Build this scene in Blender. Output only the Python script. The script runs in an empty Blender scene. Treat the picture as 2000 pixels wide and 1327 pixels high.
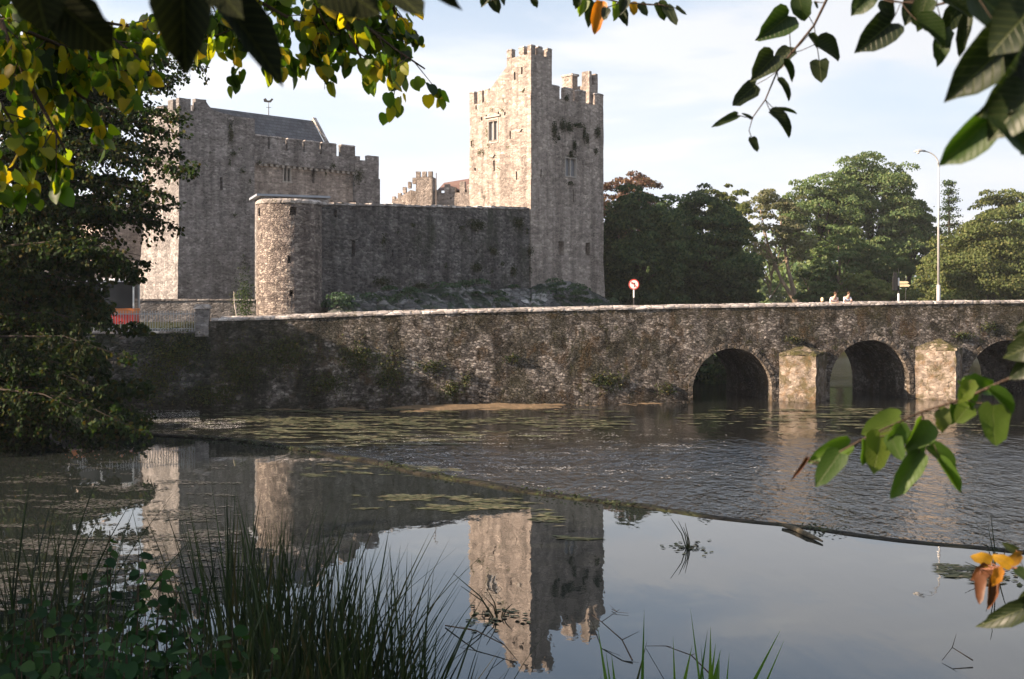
import bpy, bmesh, math, random
import numpy as np
from mathutils import Vector, Matrix, noise
random.seed(7); RNG = np.random.default_rng(7)
S = bpy.context.scene; COL = S.collection
F = 2200.0; CX = 1000.0; YH = 590.0; CZ = 5.0         # lens length, principal column and horizon row in photo pixels; eye height
POOL = 0.0; RIV = -1.2
def at(x, y, D): return Vector(((x-CX)/F*D, D, CZ+(YH-y)/F*D))
def on(x, y, z):
    D = (CZ-z)*F/(y-YH); return Vector(((x-CX)/F*D, D, z))

# ------------------------------------------------------------------ tagging
def tag(o, label=None, cat=None, group=None, kind=None):
    if label: o['label'] = label
    if cat: o['category'] = cat
    if group: o['group'] = group
    if kind: o['kind'] = kind
    return o
def thing(name, loc, rz, label, cat, group=None):
    o = bpy.data.objects.new(name, None); COL.objects.link(o); o.location = loc; o.rotation_euler = (0, 0, rz)
    o.empty_display_size = .3
    return tag(o, label, cat, group)
def link(name, me, mat, parent=None, loc=None, rz=0):
    o = bpy.data.objects.new(name, me); COL.objects.link(o)
    if mat and not me.materials: me.materials.append(mat)
    if parent: o.parent = parent
    if loc is not None: o.location = loc
    if rz: o.rotation_euler = (0, 0, rz)
    return o

# ------------------------------------------------------------------ mesh builder
class MB:
    def __init__(s): s.v = []; s.f = []
    def add(s, vs, fs):
        n = len(s.v); s.v += [tuple(p) for p in vs]; s.f += [tuple(i+n for i in f) for f in fs]; return s
    def box(s, x0, x1, y0, y1, z0, z1):
        return s.add([(x0,y0,z0),(x1,y0,z0),(x1,y1,z0),(x0,y1,z0),(x0,y0,z1),(x1,y0,z1),(x1,y1,z1),(x0,y1,z1)],
            [(0,3,2,1),(4,5,6,7),(0,1,5,4),(1,2,6,5),(2,3,7,6),(3,0,4,7)])
    def taper(s, x0, x1, y0, y1, z0, z1, k):           # box whose foot is wider by k on every side
        return s.add([(x0-k,y0-k,z0),(x1+k,y0-k,z0),(x1+k,y1+k,z0),(x0-k,y1+k,z0),(x0,y0,z1),(x1,y0,z1),(x1,y1,z1),(x0,y1,z1)],
            [(0,3,2,1),(4,5,6,7),(0,1,5,4),(1,2,6,5),(2,3,7,6),(3,0,4,7)])
    def prism_y(s, poly, y0, y1):                      # polygon in xz (anticlockwise seen from -y) pulled along y
        n = len(poly)
        vs = [(x, y0, z) for x, z in poly] + [(x, y1, z) for x, z in poly]
        fs = [tuple(range(n)), tuple(range(2*n-1, n-1, -1))] + [(i, i+n, (i+1) % n+n, (i+1) % n) for i in range(n)]
        return s.add(vs, fs)
    def prism_x(s, poly, x0, x1):
        n = len(poly)
        vs = [(x0, y, z) for y, z in poly] + [(x1, y, z) for y, z in poly]
        fs = [tuple(range(n-1, -1, -1)), tuple(range(n, 2*n))] + [(i, (i+1) % n, (i+1) % n+n, i+n) for i in range(n)]
        return s.add(vs, fs)
    def tube(s, path, rad, n=8, cap=True):
        path = [Vector(p) for p in path]; base = len(s.v)
        if not hasattr(rad, '__len__'): rad = [rad]*len(path)
        up = Vector((0.13, 0.21, 1)).normalized()
        for i, p in enumerate(path):
            d = (path[min(i+1, len(path)-1)]-path[max(i-1, 0)])
            if d.length < 1e-9: d = Vector((0, 0, 1))
            d.normalize(); a = d.cross(up)
            if a.length < .05: a = d.cross(Vector((1, 0, 0)))
            a.normalize(); b = a.cross(d)
            for k in range(n):
                t = 2*math.pi*k/n; s.v.append(tuple(p+(a*math.cos(t)+b*math.sin(t))*rad[i]))
        for i in range(len(path)-1):
            for k in range(n):
                s.f.append((base+i*n+k, base+i*n+(k+1) % n, base+(i+1)*n+(k+1) % n, base+(i+1)*n+k))
        if cap:
            s.f.append(tuple(base+k for k in range(n-1, -1, -1)))
            s.f.append(tuple(base+(len(path)-1)*n+k for k in range(n)))
        return s
    def lathe(s, prof, c=(0, 0), n=32):
        base = len(s.v)
        for r, z in prof:
            for k in range(n):
                t = 2*math.pi*k/n; s.v.append((c[0]+r*math.cos(t), c[1]+r*math.sin(t), z))
        for i in range(len(prof)-1):
            for k in range(n):
                s.f.append((base+i*n+k, base+i*n+(k+1) % n, base+(i+1)*n+(k+1) % n, base+(i+1)*n+k))
        s.f.append(tuple(base+k for k in range(n-1, -1, -1))); s.f.append(tuple(base+(len(prof)-1)*n+k for k in range(n)))
        return s
    def mesh(s, name):
        me = bpy.data.meshes.new(name); me.from_pydata(s.v, [], s.f)
        bm = bmesh.new(); bm.from_mesh(me); bmesh.ops.recalc_face_normals(bm, faces=bm.faces); bm.to_mesh(me); bm.free()
        return me
    def build(s, name, mat, parent=None, loc=None, rz=0, step=0, amp=0, cuts=None, seed=0, smooth=False):
        me = s.mesh(name)
        if cuts: me = cut(me, cuts)
        if step: roughen(me, step, amp, seed)
        if smooth: me.polygons.foreach_set('use_smooth', [True]*len(me.polygons))
        return link(name, me, mat, parent, loc, rz)

def cut(me, boxes):                                    # real recesses: the temporary cutters are deleted again
    c = MB()
    for b in boxes: c.box(*b)
    a = bpy.data.objects.new('a', me); b = bpy.data.objects.new('b', c.mesh('c')); COL.objects.link(a); COL.objects.link(b)
    m = a.modifiers.new('m', 'BOOLEAN'); m.object = b; m.operation = 'DIFFERENCE'; m.solver = 'EXACT'
    dg = bpy.context.evaluated_depsgraph_get(); out = bpy.data.meshes.new_from_object(a.evaluated_get(dg))
    bpy.data.objects.remove(a); bpy.data.objects.remove(b); return out

def roughen(me, step, amp, seed=0):
    bm = bmesh.new(); bm.from_mesh(me)
    for ax in range(3):
        lo = min(v.co[ax] for v in bm.verts); hi = max(v.co[ax] for v in bm.verts)
        k = math.floor(lo/step)+1
        while k*step < hi-1e-3:
            co = [0, 0, 0]; no = [0, 0, 0]; co[ax] = k*step+.0137; no[ax] = 1
            bmesh.ops.bisect_plane(bm, geom=bm.verts[:]+bm.edges[:]+bm.faces[:], dist=1e-4, plane_co=co, plane_no=no); k += 1
    for v in bm.verts:
        p = v.co*(.9/step)+Vector((seed*3.7, 0, 0)); q = v.co*.35
        v.co += noise.noise_vector(p)*amp + noise.noise_vector(q)*amp*.8
    bm.to_mesh(me); bm.free()

# ------------------------------------------------------------------ materials
class NT:
    def __init__(s, name):
        s.m = bpy.data.materials.new(name); s.m.use_nodes = True; s.t = s.m.node_tree; s.t.nodes.clear()
    def n(s, typ, **kw):
        nd = s.t.nodes.new('ShaderNode'+typ)
        ins = kw.pop('ins', {})
        for k, v in kw.items(): setattr(nd, k, v)
        for k, v in ins.items():
            if isinstance(v, bpy.types.NodeSocket): s.t.links.new(v, nd.inputs[k])
            else: nd.inputs[k].default_value = v
        return nd
    def pos(s, sc=(1, 1, 1), loc=(0, 0, 0), rot=(0, 0, 0)):
        g = s.n('NewGeometry'); return s.n('Mapping', ins={0: g.outputs['Position'], 'Scale': sc, 'Location': loc, 'Rotation': rot}).outputs[0]
    def noise(s, vec, scale, detail=4, rough=.55, dist=0):
        return s.n('TexNoise', ins={'Vector': vec, 'Scale': scale, 'Detail': detail, 'Roughness': rough, 'Distortion': dist}).outputs[0]
    def ramp(s, fac, stops, interp='LINEAR'):
        r = s.n('ValToRGB', ins={0: fac}); cr = r.color_ramp; cr.interpolation = interp
        while len(cr.elements) < len(stops): cr.elements.new(.5)
        for e, (p, c) in zip(cr.elements, stops):
            e.position = p; e.color = (*c, 1) if hasattr(c, '__len__') else (c, c, c, 1)
        return r.outputs[0]
    def mix(s, fac, a, b, blend='MIX'):
        m = s.n('Mix', data_type='RGBA', blend_type=blend)
        for i, v in ((0, fac), (6, a), (7, b)):
            if isinstance(v, bpy.types.NodeSocket): s.t.links.new(v, m.inputs[i])
            elif i == 0: m.inputs[0].default_value = v
            else: m.inputs[i].default_value = (*v, 1)
        return m.outputs[2]
    def math(s, op, a, b=0, clamp=False):
        m = s.n('Math', operation=op, use_clamp=clamp)
        for i, v in ((0, a), (1, b)):
            if isinstance(v, bpy.types.NodeSocket): s.t.links.new(v, m.inputs[i])
            else: m.inputs[i].default_value = v
        return m.outputs[0]
    def bump(s, h, strength, dist=.05, nrm=None):
        ins = {'Height': h, 'Strength': strength, 'Distance': dist}
        if nrm: ins['Normal'] = nrm
        return s.n('Bump', ins=ins).outputs[0]
    def out(s, col, rough=.9, nrm=None, spec=.3, metal=0, **extra):
        ins = {'Base Color': col if isinstance(col, bpy.types.NodeSocket) else (*col, 1), 'Roughness': rough, 'Specular IOR Level': spec, 'Metallic': metal}
        if nrm: ins['Normal'] = nrm
        ins.update(extra)
        p = s.n('BsdfPrincipled', ins=ins); s.n('OutputMaterial', ins={0: p.outputs[0]}); return s.m

def stone(name, c0, c1, c2, mortar, scale=3.0, stains=(.55, 1.1), moss=(), lichen=.0, bump=.8, wet=None, top=False):
    t = NT(name)
    g = t.n('NewGeometry'); P = g.outputs['Position']
    w = t.n('TexNoise', ins={'Vector': P, 'Scale': 1.7, 'Detail': 2}).outputs[1]
    wv = t.n('VectorMath', operation='MULTIPLY_ADD', ins={0: w, 1: (.22, .22, .12), 2: P}).outputs[0]
    vec = t.n('Mapping', ins={0: wv, 'Scale': (scale, scale, scale*1.75)}).outputs[0]
    v = t.n('TexVoronoi', ins={'Vector': vec, 'Scale': 1.0, 'Randomness': .95})
    e = t.n('TexVoronoi', feature='DISTANCE_TO_EDGE', ins={'Vector': vec, 'Scale': 1.0, 'Randomness': .95}).outputs[0]
    r = t.n('SeparateColor', ins={0: v.outputs['Color']}).outputs[0]
    col = t.ramp(r, [(0, c0), (.45, c1), (.85, c2), (1, tuple(min(1, k*1.25) for k in c2))])
    fine = t.noise(P, 26, 5, .7)
    col = t.mix(1, col, t.ramp(fine, [(.25, .80), (.75, 1.16)]), 'MULTIPLY')
    vb = t.n('TexVoronoi', ins={'Vector': t.n('Mapping', ins={0: wv, 'Scale': (scale*.42, scale*.42, scale*.8)}).outputs[0], 'Scale': 1.0})
    rb = t.n('SeparateColor', ins={0: vb.outputs['Color']}).outputs[1]
    col = t.mix(1, col, t.ramp(rb, [(0, .74), (.5, 1.0), (1, 1.22)]), 'MULTIPLY')
    crs = t.noise(t.pos((.05, .05, 2.3)), 1.0, 3, .6); col = t.mix(1, col, t.ramp(crs, [(.35, .86), (.62, 1.08)]), 'MULTIPLY')
    big = t.noise(P, .33, 5, .6)
    col = t.mix(1, col, t.ramp(big, [(.3, stains[0]), (.7, stains[1])]), 'MULTIPLY')
    st = t.noise(t.pos((1.1, 1.1, .09)), 1.0, 4, .6)
    col = t.mix(1, col, t.ramp(st, [(.34, .55), (.55, 1.05)]), 'MULTIPLY')
    mm = t.ramp(e, [(.0, 1), (.07, .0)])
    mm = t.math('MULTIPLY', mm, .75)
    col = t.mix(mm, col, mortar)
    if lichen:
        l = t.noise(P, 4.2, 6, .75); col = t.mix(t.math('MULTIPLY', t.ramp(l, [(.6, 0), (.68, 1)]), lichen), col, (.48, .46, .42))
    for (mc, sc, lo, hi, amt, zs) in moss:
        mn = t.noise(t.pos((1, 1, zs), loc=(sc*3.1, mc[0]*40, 1.7)), sc, 7, .68, .4)
        col = t.mix(t.math('MULTIPLY', t.ramp(mn, [(lo, 0), (hi, 1)]), amt), col, mc)
    if wet:                                            # dark algae band a little above the waterline
        z = t.n('SeparateXYZ', ins={0: P}).outputs[2]
        z = t.math('ADD', z, t.math('MULTIPLY', t.noise(P, 1.1, 4), wet[2]))
        mr = t.n('MapRange', ins={0: z, 1: wet[0], 2: wet[1], 3: 1, 4: 0}).outputs[0]
        col = t.mix(t.math('MULTIPLY', mr, wet[3]), col, (.028, .022, .016))
    if top:                                            # brown moss creeping down from under the coping, then dark ivy tone and tree shade painted over the left end
        sz = t.n('SeparateXYZ', ins={0: P}); ed = t.math('ADD', t.math('MULTIPLY', t.math('SUBTRACT', t.noise(P, .9, 6, .7), .5), 3.2), sz.outputs[2])
        mr = t.n('MapRange', ins={0: ed, 1: 3.6, 2: 4.9, 3: 0, 4: .6}).outputs[0]; col = t.mix(mr, col, (.06, .048, .02))
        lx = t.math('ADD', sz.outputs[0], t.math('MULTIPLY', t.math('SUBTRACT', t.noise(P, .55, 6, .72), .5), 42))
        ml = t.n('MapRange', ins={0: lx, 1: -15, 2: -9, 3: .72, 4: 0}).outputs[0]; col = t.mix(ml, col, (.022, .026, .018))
    h = t.math('ADD', t.ramp(e, [(0, 0), (.16, 1)]), t.math('MULTIPLY', t.noise(P, 9, 6, .7), .9)); h = t.math('ADD', h, t.math('MULTIPLY', r, .7))
    return t.out(col, .92, t.bump(h, min(1, bump), .05*(1 if bump <= 1 else 2.4)), .2)

def leafmat(name, cols, trans=.35, gloss=.45, spec=.35, noise_amt=0.0, glow=(1.25, 1.35, .45), veins=False):
    t = NT(name); g = t.n('NewGeometry')
    rnd = t.n('ObjectInfo').outputs['Random'] if veins else g.outputs['Random Per Island']
    col = t.ramp(rnd, [(i/(len(cols)-1 or 1), c) for i, c in enumerate(cols)])
    if noise_amt:
        nz = t.noise(g.outputs['Position'], noise_amt, 3, .6)
        col = t.mix(1, col, t.ramp(nz, [(.3, .6), (.7, 1.35)]), 'MULTIPLY')
    ins = {'Base Color': col, 'Roughness': gloss, 'Specular IOR Level': spec}
    if veins:                                          # midrib and side veins in the leaf's own coordinates
        o = t.n('SeparateXYZ', ins={0: t.n('TexCoord').outputs['Object']}); ay = t.math('ABSOLUTE', o.outputs[1])
        mid = t.n('MapRange', ins={0: ay, 1: .004, 2: .022, 3: 1, 4: 0}).outputs[0]
        sv = t.math('ABSOLUTE', t.math('SUBTRACT', t.math('FRACT', t.math('MULTIPLY', t.math('SUBTRACT', o.outputs[0], t.math('MULTIPLY', ay, .85)), 7.5)), .5))
        sv = t.n('MapRange', ins={0: sv, 1: 0, 2: .09, 3: .75, 4: 0}).outputs[0]; vm = t.math('MAXIMUM', mid, sv)
        blot = t.ramp(t.noise(t.n('TexCoord').outputs['Object'], 5, 5, .7), [(.60, 0), (.70, 1)])
        col = t.mix(t.math('MULTIPLY', vm, .45), col, (.12, .14, .04)); col = t.mix(t.math('MULTIPLY', blot, .12), col, (.06, .035, .015))
        ins['Base Color'] = col; ins['Normal'] = t.bump(t.math('ADD', t.math('MULTIPLY', vm, -1), t.math('MULTIPLY', t.noise(t.n('TexCoord').outputs['Object'], 2, 2), .4)), .35, .012)
    p = t.n('BsdfPrincipled', ins=ins)
    tc = t.mix(1, col, glow, 'MULTIPLY')
    tr = t.n('BsdfTranslucent', ins={0: tc})
    m = t.n('MixShader', ins={0: trans, 1: p.outputs[0], 2: tr.outputs[0]}); t.n('OutputMaterial', ins={0: m.outputs[0]})
    return t.m
def plain(name, c, rough=.7, spec=.3, metal=0, var=.2, sc=6, bump=.15):
    t = NT(name); P = t.pos(); nz = t.noise(P, sc, 6, .65)
    col = t.mix(1, c, t.ramp(nz, [(.25, 1-var), (.75, 1+var)]), 'MULTIPLY')
    return t.out(col, rough, t.bump(nz, bump, .02), spec, metal)

M = {}
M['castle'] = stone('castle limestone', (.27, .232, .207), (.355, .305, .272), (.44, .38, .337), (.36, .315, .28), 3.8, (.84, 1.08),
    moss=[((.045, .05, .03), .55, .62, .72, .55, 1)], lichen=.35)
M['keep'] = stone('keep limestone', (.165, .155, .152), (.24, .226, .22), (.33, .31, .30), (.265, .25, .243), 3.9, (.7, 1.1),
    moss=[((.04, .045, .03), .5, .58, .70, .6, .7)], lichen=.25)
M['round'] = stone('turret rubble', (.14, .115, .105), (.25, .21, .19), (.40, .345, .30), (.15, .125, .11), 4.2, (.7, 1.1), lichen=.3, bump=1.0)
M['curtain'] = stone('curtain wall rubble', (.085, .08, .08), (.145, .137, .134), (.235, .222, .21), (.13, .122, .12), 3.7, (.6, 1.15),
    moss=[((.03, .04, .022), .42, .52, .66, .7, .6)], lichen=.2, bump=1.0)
M['bridge'] = stone('bridge rubble', (.125, .11, .10), (.25, .222, .20), (.47, .425, .385), (.07, .06, .052), 4.8, (.5, 1.25),
    moss=[((.032, .034, .016), .35, .49, .60, .7, .8), ((.10, .058, .022), .9, .53, .62, .6, .6), ((.02, .018, .012), 1.3, .51, .61, .8, .7), ((.06, .062, .018), 2.1, .57, .65, .65, .8)],
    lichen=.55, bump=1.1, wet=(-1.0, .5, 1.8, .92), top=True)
M['quay'] = stone('quay wall rubble', (.055, .055, .055), (.11, .11, .108), (.22, .21, .205), (.045, .042, .038), 2.7, (.45, 1.25),
    moss=[((.014, .022, .010), .5, .42, .56, .9, .8), ((.05, .028, .01), .9, .6, .7, .5, .6)], lichen=.3, bump=1.1, wet=(-.9, 1.4, 1.8, .85))
M['pier'] = stone('pier ashlar', (.18, .15, .125), (.25, .21, .175), (.33, .28, .235), (.22, .18, .15), 3.6, (.6, 1.2),
    moss=[((.06, .05, .02), 1.2, .48, .58, .8, 1), ((.13, .08, .04), 1.9, .52, .62, .65, 1), ((.04, .035, .03), 3.0, .55, .64, .6, 1)], lichen=.45, bump=.45, wet=(-1.3, -.3, .9, .7))
M['capmoss'] = stone('mossy cap stones', (.10, .085, .06), (.18, .15, .11), (.30, .25, .20), (.06, .05, .035), 3.0, (.6, 1.1), moss=[((.05, .048, .015), 1.4, .42, .55, .9, 1)], lichen=.6)
M['ring'] = stone('arch stones', (.10, .085, .07), (.17, .145, .12), (.27, .235, .20), (.06, .05, .04), 2.6, (.7, 1.1), moss=[((.08, .05, .015), .9, .52, .66, .6, 1)], lichen=.5)
M['coping'] = stone('weathered coping', (.30, .27, .25), (.42, .38, .36), (.54, .50, .47), (.16, .14, .12), 1.6, (.75, 1.12), moss=[((.05, .045, .02), 2.2, .56, .64, .8, 1)], lichen=.5)
M['rock'] = stone('limestone bedrock', (.12, .122, .126), (.20, .20, .205), (.34, .335, .33), (.07, .07, .07), 1.3, (.5, 1.2),
    moss=[((.022, .045, .022), .9, .46, .56, .85, .5)], lichen=.4, bump=1.2)
t = NT('slate roof'); bk_ = t.n('TexBrick', ins={0: t.pos((1, 1, 1), rot=(0, 0, -.756)), 1: (.06, .064, .075, 1), 2: (.10, .104, .115, 1), 3: (.03, .03, .035, 1), 'Scale': 1.0, 'Mortar Size': .02, 'Brick Width': .45, 'Row Height': .28})
M['slate'] = t.out(t.mix(1, bk_.outputs[0], t.ramp(t.noise(t.pos(), .8, 5), [(.3, .7), (.7, 1.3)]), 'MULTIPLY'), .6, t.bump(bk_.outputs[1], .4, -.02), .4)
M['lead'] = plain('lead sheet', (.26, .29, .34), .5, .4, 0, .15, 1.5, .1)
M['brownroof'] = plain('brown tiles', (.16, .10, .085), .8, .2, 0, .3, 5, .4)
M['glass'] = plain('dark glass', (.02, .022, .026), .12, .6, 0, .2, 1, .02)
M['skyglass'] = plain('glass with painted sky sheen', (.20, .21, .23), .25, .6, 0, .2, 3, .05)  # grey-blue base colour stands in for sky reflected in the panes
M['mullion'] = plain('cut limestone', (.36, .33, .30), .8, .2, 0, .2, 9, .2)
M['asphalt'] = plain('asphalt', (.055, .055, .055), .9, .2, 0, .2, 12, .3)
M['iron'] = plain('grey painted iron', (.30, .32, .34), .5, .4, 0, .2, 20, .1)
M['white'] = plain('white paint', (.75, .75, .73), .45, .4, 0, .08, 8, .05)
M['galv'] = plain('galvanised steel', (.50, .49, .48), .45, .5, .3, .12, 6, .05)
M['shadepole'] = plain('pole with painted shade', (.16, .14, .13), .8, .2)  # shade on the pole is put into its dark base colour
M['black'] = plain('black paint', (.015, .015, .015), .5, .4, 0, .2, 8, .05)
M['red'] = plain('red paint', (.55, .045, .03), .4, .4, 0, .1, 6, .05)
M['orange'] = plain('orange paint', (.62, .20, .06), .4, .4, 0, .1, 6, .05)
M['cream'] = plain('cream paint', (.70, .60, .38), .5, .3, 0, .1, 6, .05)
M['skin'] = plain('skin', (.52, .32, .24), .6, .3, 0, .1, 20, .05)
M['hair'] = plain('brown hair', (.08, .045, .025), .8, .2, 0, .3, 60, .3)
M['shirt'] = plain('white shirt cloth', (.80, .82, .88), .9, .1, 0, .1, 12, .2)
M['pinkshirt'] = plain('pale pink shirt cloth', (.80, .72, .74), .9, .1, 0, .1, 12, .2)
M['jeans'] = plain('blue trousers', (.06, .08, .14), .9, .1, 0, .2, 12, .2)
M['tyre'] = plain('tyre rubber', (.02, .02, .02), .9, .2)
def barkmat(name, c):
    t = NT(name); v = t.pos((1, 1, .25)); n1 = t.noise(v, 7, 6, .7)
    col = t.mix(1, c, t.ramp(n1, [(.3, .5), (.7, 1.4)]), 'MULTIPLY')
    return t.out(col, .9, t.bump(n1, .8, .05), .2)
M['bark'] = barkmat('bark', (.04, .032, .025)); M['palebark'] = barkmat('pale bark', (.26, .20, .145)); M['twig'] = barkmat('twig bark', (.06, .042, .03))
M['driftwood'] = barkmat('driftwood', (.10, .085, .06)); M['birch'] = barkmat('birch bark', (.42, .38, .34))
M['redtwig'] = barkmat('reddish twig', (.22, .10, .06))

# water ------------------------------------------------------------
def water(name, col, layers, rough=.03, ior=1.33, spec=.5):
    t = NT(name); h = None
    for (sc, s, det, amp) in layers:
        nz = t.math('MULTIPLY', t.noise(t.pos(sc), s, det, .6, .3), amp); h = nz if h is None else t.math('ADD', h, nz)
    p = t.n('BsdfPrincipled', ins={'Base Color': (*col, 1), 'Roughness': rough, 'IOR': ior, 'Specular IOR Level': spec, 'Normal': t.bump(h, 1.0, 1.0)})
    t.n('OutputMaterial', ins={0: p.outputs[0]}); return t.m
M['pool'] = water('still pool water', (.018, .022, .02), [((1, .35, 1), 1.3, 2, .004), ((1, .5, 1), 7, 2, .0005)], .01, 1.68)
t = NT('river water'); sp0 = t.n('SeparateXYZ', ins={0: t.pos()}); wob0 = t.math('MULTIPLY', t.noise(t.pos((.25, .12, 1)), 1.0, 3), 14)
cal = t.n('MapRange', ins={0: t.math('ADD', sp0.outputs[1], wob0), 1: 53, 2: 61, 3: 1.0, 4: .10}).outputs[0]
h = t.math('ADD', t.math('MULTIPLY', t.noise(t.pos((1, .45, 1)), .9, 3, .6, .3), .22), t.math('MULTIPLY', t.noise(t.pos((1, .6, 1)), 3.0, 3, .6, .3), .14))
cal = t.math('MAXIMUM', cal, t.n('MapRange', ins={0: sp0.outputs[1], 1: 80, 2: 86, 3: 0, 4: .8}).outputs[0])
h = t.math('MULTIPLY', t.math('ADD', h, t.math('MULTIPLY', t.noise(t.pos((1, .8, 1)), 9, 2, .6), .02)), cal)
p = t.n('BsdfPrincipled', ins={'Base Color': (.012, .013, .012, 1), 'Roughness': .03, 'IOR': 1.62, 'Normal': t.bump(h, 1.0, 1.0)}); t.n('OutputMaterial', ins={0: p.outputs[0]}); M['river'] = t.m

# leaf materials ----------------------------------------------------
M['l_dark'] = leafmat('dark evergreen leaves', [(.016, .038, .018), (.03, .06, .025), (.05, .085, .035), (.10, .13, .05)], .25, .7, spec=.15, noise_amt=.16)
M['l_mid'] = leafmat('mid green leaves', [(.06, .105, .045), (.09, .14, .055), (.12, .17, .07), (.16, .18, .08)], .35, .8, spec=.15, noise_amt=.2)
M['l_olive'] = leafmat('olive green leaves', [(.065, .088, .032), (.09, .12, .042), (.125, .15, .055), (.17, .17, .065)], .35, .8, spec=.15, noise_amt=.22)
M['l_pale'] = leafmat('pale willow leaves', [(.07, .085, .04), (.11, .12, .055), (.15, .16, .075), (.16, .14, .08)], .3, .6, noise_amt=.3)
M['l_copper'] = leafmat('copper leaves', [(.07, .035, .03), (.11, .055, .04), (.15, .08, .05), (.09, .08, .035)], .3, .6, noise_amt=.3)
M['l_tree'] = leafmat('shaded lime leaves', [(.007, .017, .006), (.012, .028, .009), (.02, .042, .012), (.034, .056, .014), (.055, .04, .01)], .35, .7, spec=.15, noise_amt=.35)  # tree shade worked into the colour, far darker than the other lime leaves
M['l_lime'] = leafmat('lime leaves', [(.018, .036, .010), (.03, .06, .012), (.05, .10, .015), (.08, .14, .02), (.14, .19, .02), (.28, .26, .02), (.46, .30, .02)], .6, .4, glow=(2.1, 2.2, .35))
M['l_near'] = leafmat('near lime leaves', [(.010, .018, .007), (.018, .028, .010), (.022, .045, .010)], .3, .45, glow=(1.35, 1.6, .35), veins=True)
M['l_lit'] = leafmat('sunlit green leaves', [(.03, .065, .012), (.045, .09, .016), (.065, .12, .02), (.10, .14, .022)], .5, .5, glow=(1.5, 1.7, .35), veins=True)  # lighter copy of the near lime leaves, sunlight painted in
M['l_black'] = leafmat('shaded near leaves', [(.012, .016, .008), (.018, .022, .010), (.014, .020, .012)], .06, .8, spec=.08, veins=True)  # near-black copy, shade from the tree above painted into the colour
M['l_yellow'] = leafmat('yellowing leaves', [(.40, .22, .015), (.34, .25, .02), (.45, .16, .02), (.16, .17, .02)], .5, .45, glow=(1.5, 1.35, .3), noise_amt=14, veins=True)
M['l_rust'] = leafmat('rust leaves', [(.24, .06, .02), (.06, .025, .015), (.32, .12, .03)], .3, .5, noise_amt=20)
M['l_shrub'] = leafmat('shrub leaves', [(.011, .034, .015), (.019, .054, .022), (.03, .078, .028), (.05, .10, .032)], .35, .75, spec=.12, noise_amt=1.2)
M['reed'] = leafmat('reed blades', [(.007, .014, .008), (.012, .024, .010), (.02, .036, .012), (.03, .05, .016), (.07, .055, .025)], .25, .5)
M['iris'] = leafmat('bright iris blades', [(.04, .10, .02), (.08, .17, .025), (.13, .21, .03)], .4, .4)
M['ivy'] = leafmat('wall weeds', [(.016, .026, .010), (.028, .042, .014), (.045, .055, .018)], .2, .6)
M['weed'] = leafmat('floating weed', [(.03, .036, .014), (.045, .054, .022), (.07, .08, .034), (.10, .10, .05), (.17, .14, .085)], .0, .7)
M['weed2'] = leafmat('pond weed flakes', [(.018, .024, .014), (.035, .038, .026), (.065, .062, .052), (.11, .10, .10)], .0, .6)
M['foam'] = plain('foam', (.75, .73, .70), .6, .3)
M['gravel'] = plain('gravel shoal', (.15, .11, .07), .95, .1, 0, .5, 9, .8)
M['weir'] = stone('weir crest stone', (.008, .007, .005), (.012, .011, .008), (.022, .019, .013), (.006, .005, .004), 2.5, (.6, 1.2), moss=[((.03, .035, .012), 1.2, .5, .6, .8, 1)])

# ------------------------------------------------------------------ leaves in bulk
DIAMOND = (np.array([(0, 0, 0), (.5, .42, .06), (1, 0, -.05), (.5, -.42, .06)])-np.array([.5, 0, 0]), [(0, 1, 2, 3)])
OVAL = (np.array([(0, 0, 0), (.28, .34, .06), (.7, .30, .03), (1, 0, -.1), (.7, -.30, .03), (.28, -.34, .06)]), [(0, 1, 2, 3), (0, 3, 4, 5)])
def heart(curl=.0, fold=.16):
    out = [(0, 0), (-.06, .16), (-.02, .34), (.14, .46), (.36, .47), (.60, .40), (.79, .28), (.93, .12), (1.03, 0)]
    vs = []; mid = []
    for x, y in out: vs.append((x, y))
    for x, y in out[-2:0:-1]: vs.append((x, -y))
    rib = [(.16, 0), (.36, 0), (.58, 0), (.78, 0)]
    V = [(x, y, fold*abs(y)*1.1-curl*x*x+.05*math.sin(9*x+4*y)*abs(y)) for x, y in vs] + [(x, 0, -.02-curl*x*x) for x, _ in rib]
    n = len(vs)                                       # 16 outline + 4 rib
    f = [(0, 16, 2, 1), (2, 16, 17, 3), (3, 17, 4), (4, 17, 18, 5), (5, 18, 19, 6), (6, 19, 8, 7)]
    g = [(0, 15, 14, 16), (14, 13, 17, 16), (13, 12, 17), (12, 11, 18, 17), (11, 10, 19, 18), (10, 9, 8, 19)]
    return (np.array(V), f+g)
HEART = heart(.12)
def torn(h, a):
    V_, F_ = h; V_ = V_.copy(); k = np.arange(16); V_[:16, :2] += RNG.normal(size=(16, 2))*a; V_[:, 2] += .1*np.sin(V_[:, 0]*5+RNG.random()*6)*np.abs(V_[:, 1]); return (V_, F_)
def frames(tip, nrm):
    tip = tip/np.maximum(np.linalg.norm(tip, axis=1, keepdims=True), 1e-9)
    y = np.cross(nrm, tip); y /= np.maximum(np.linalg.norm(y, axis=1, keepdims=True), 1e-9)
    z = np.cross(tip, y); return np.stack([tip, y, z], axis=1)      # rows = axes
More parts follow.
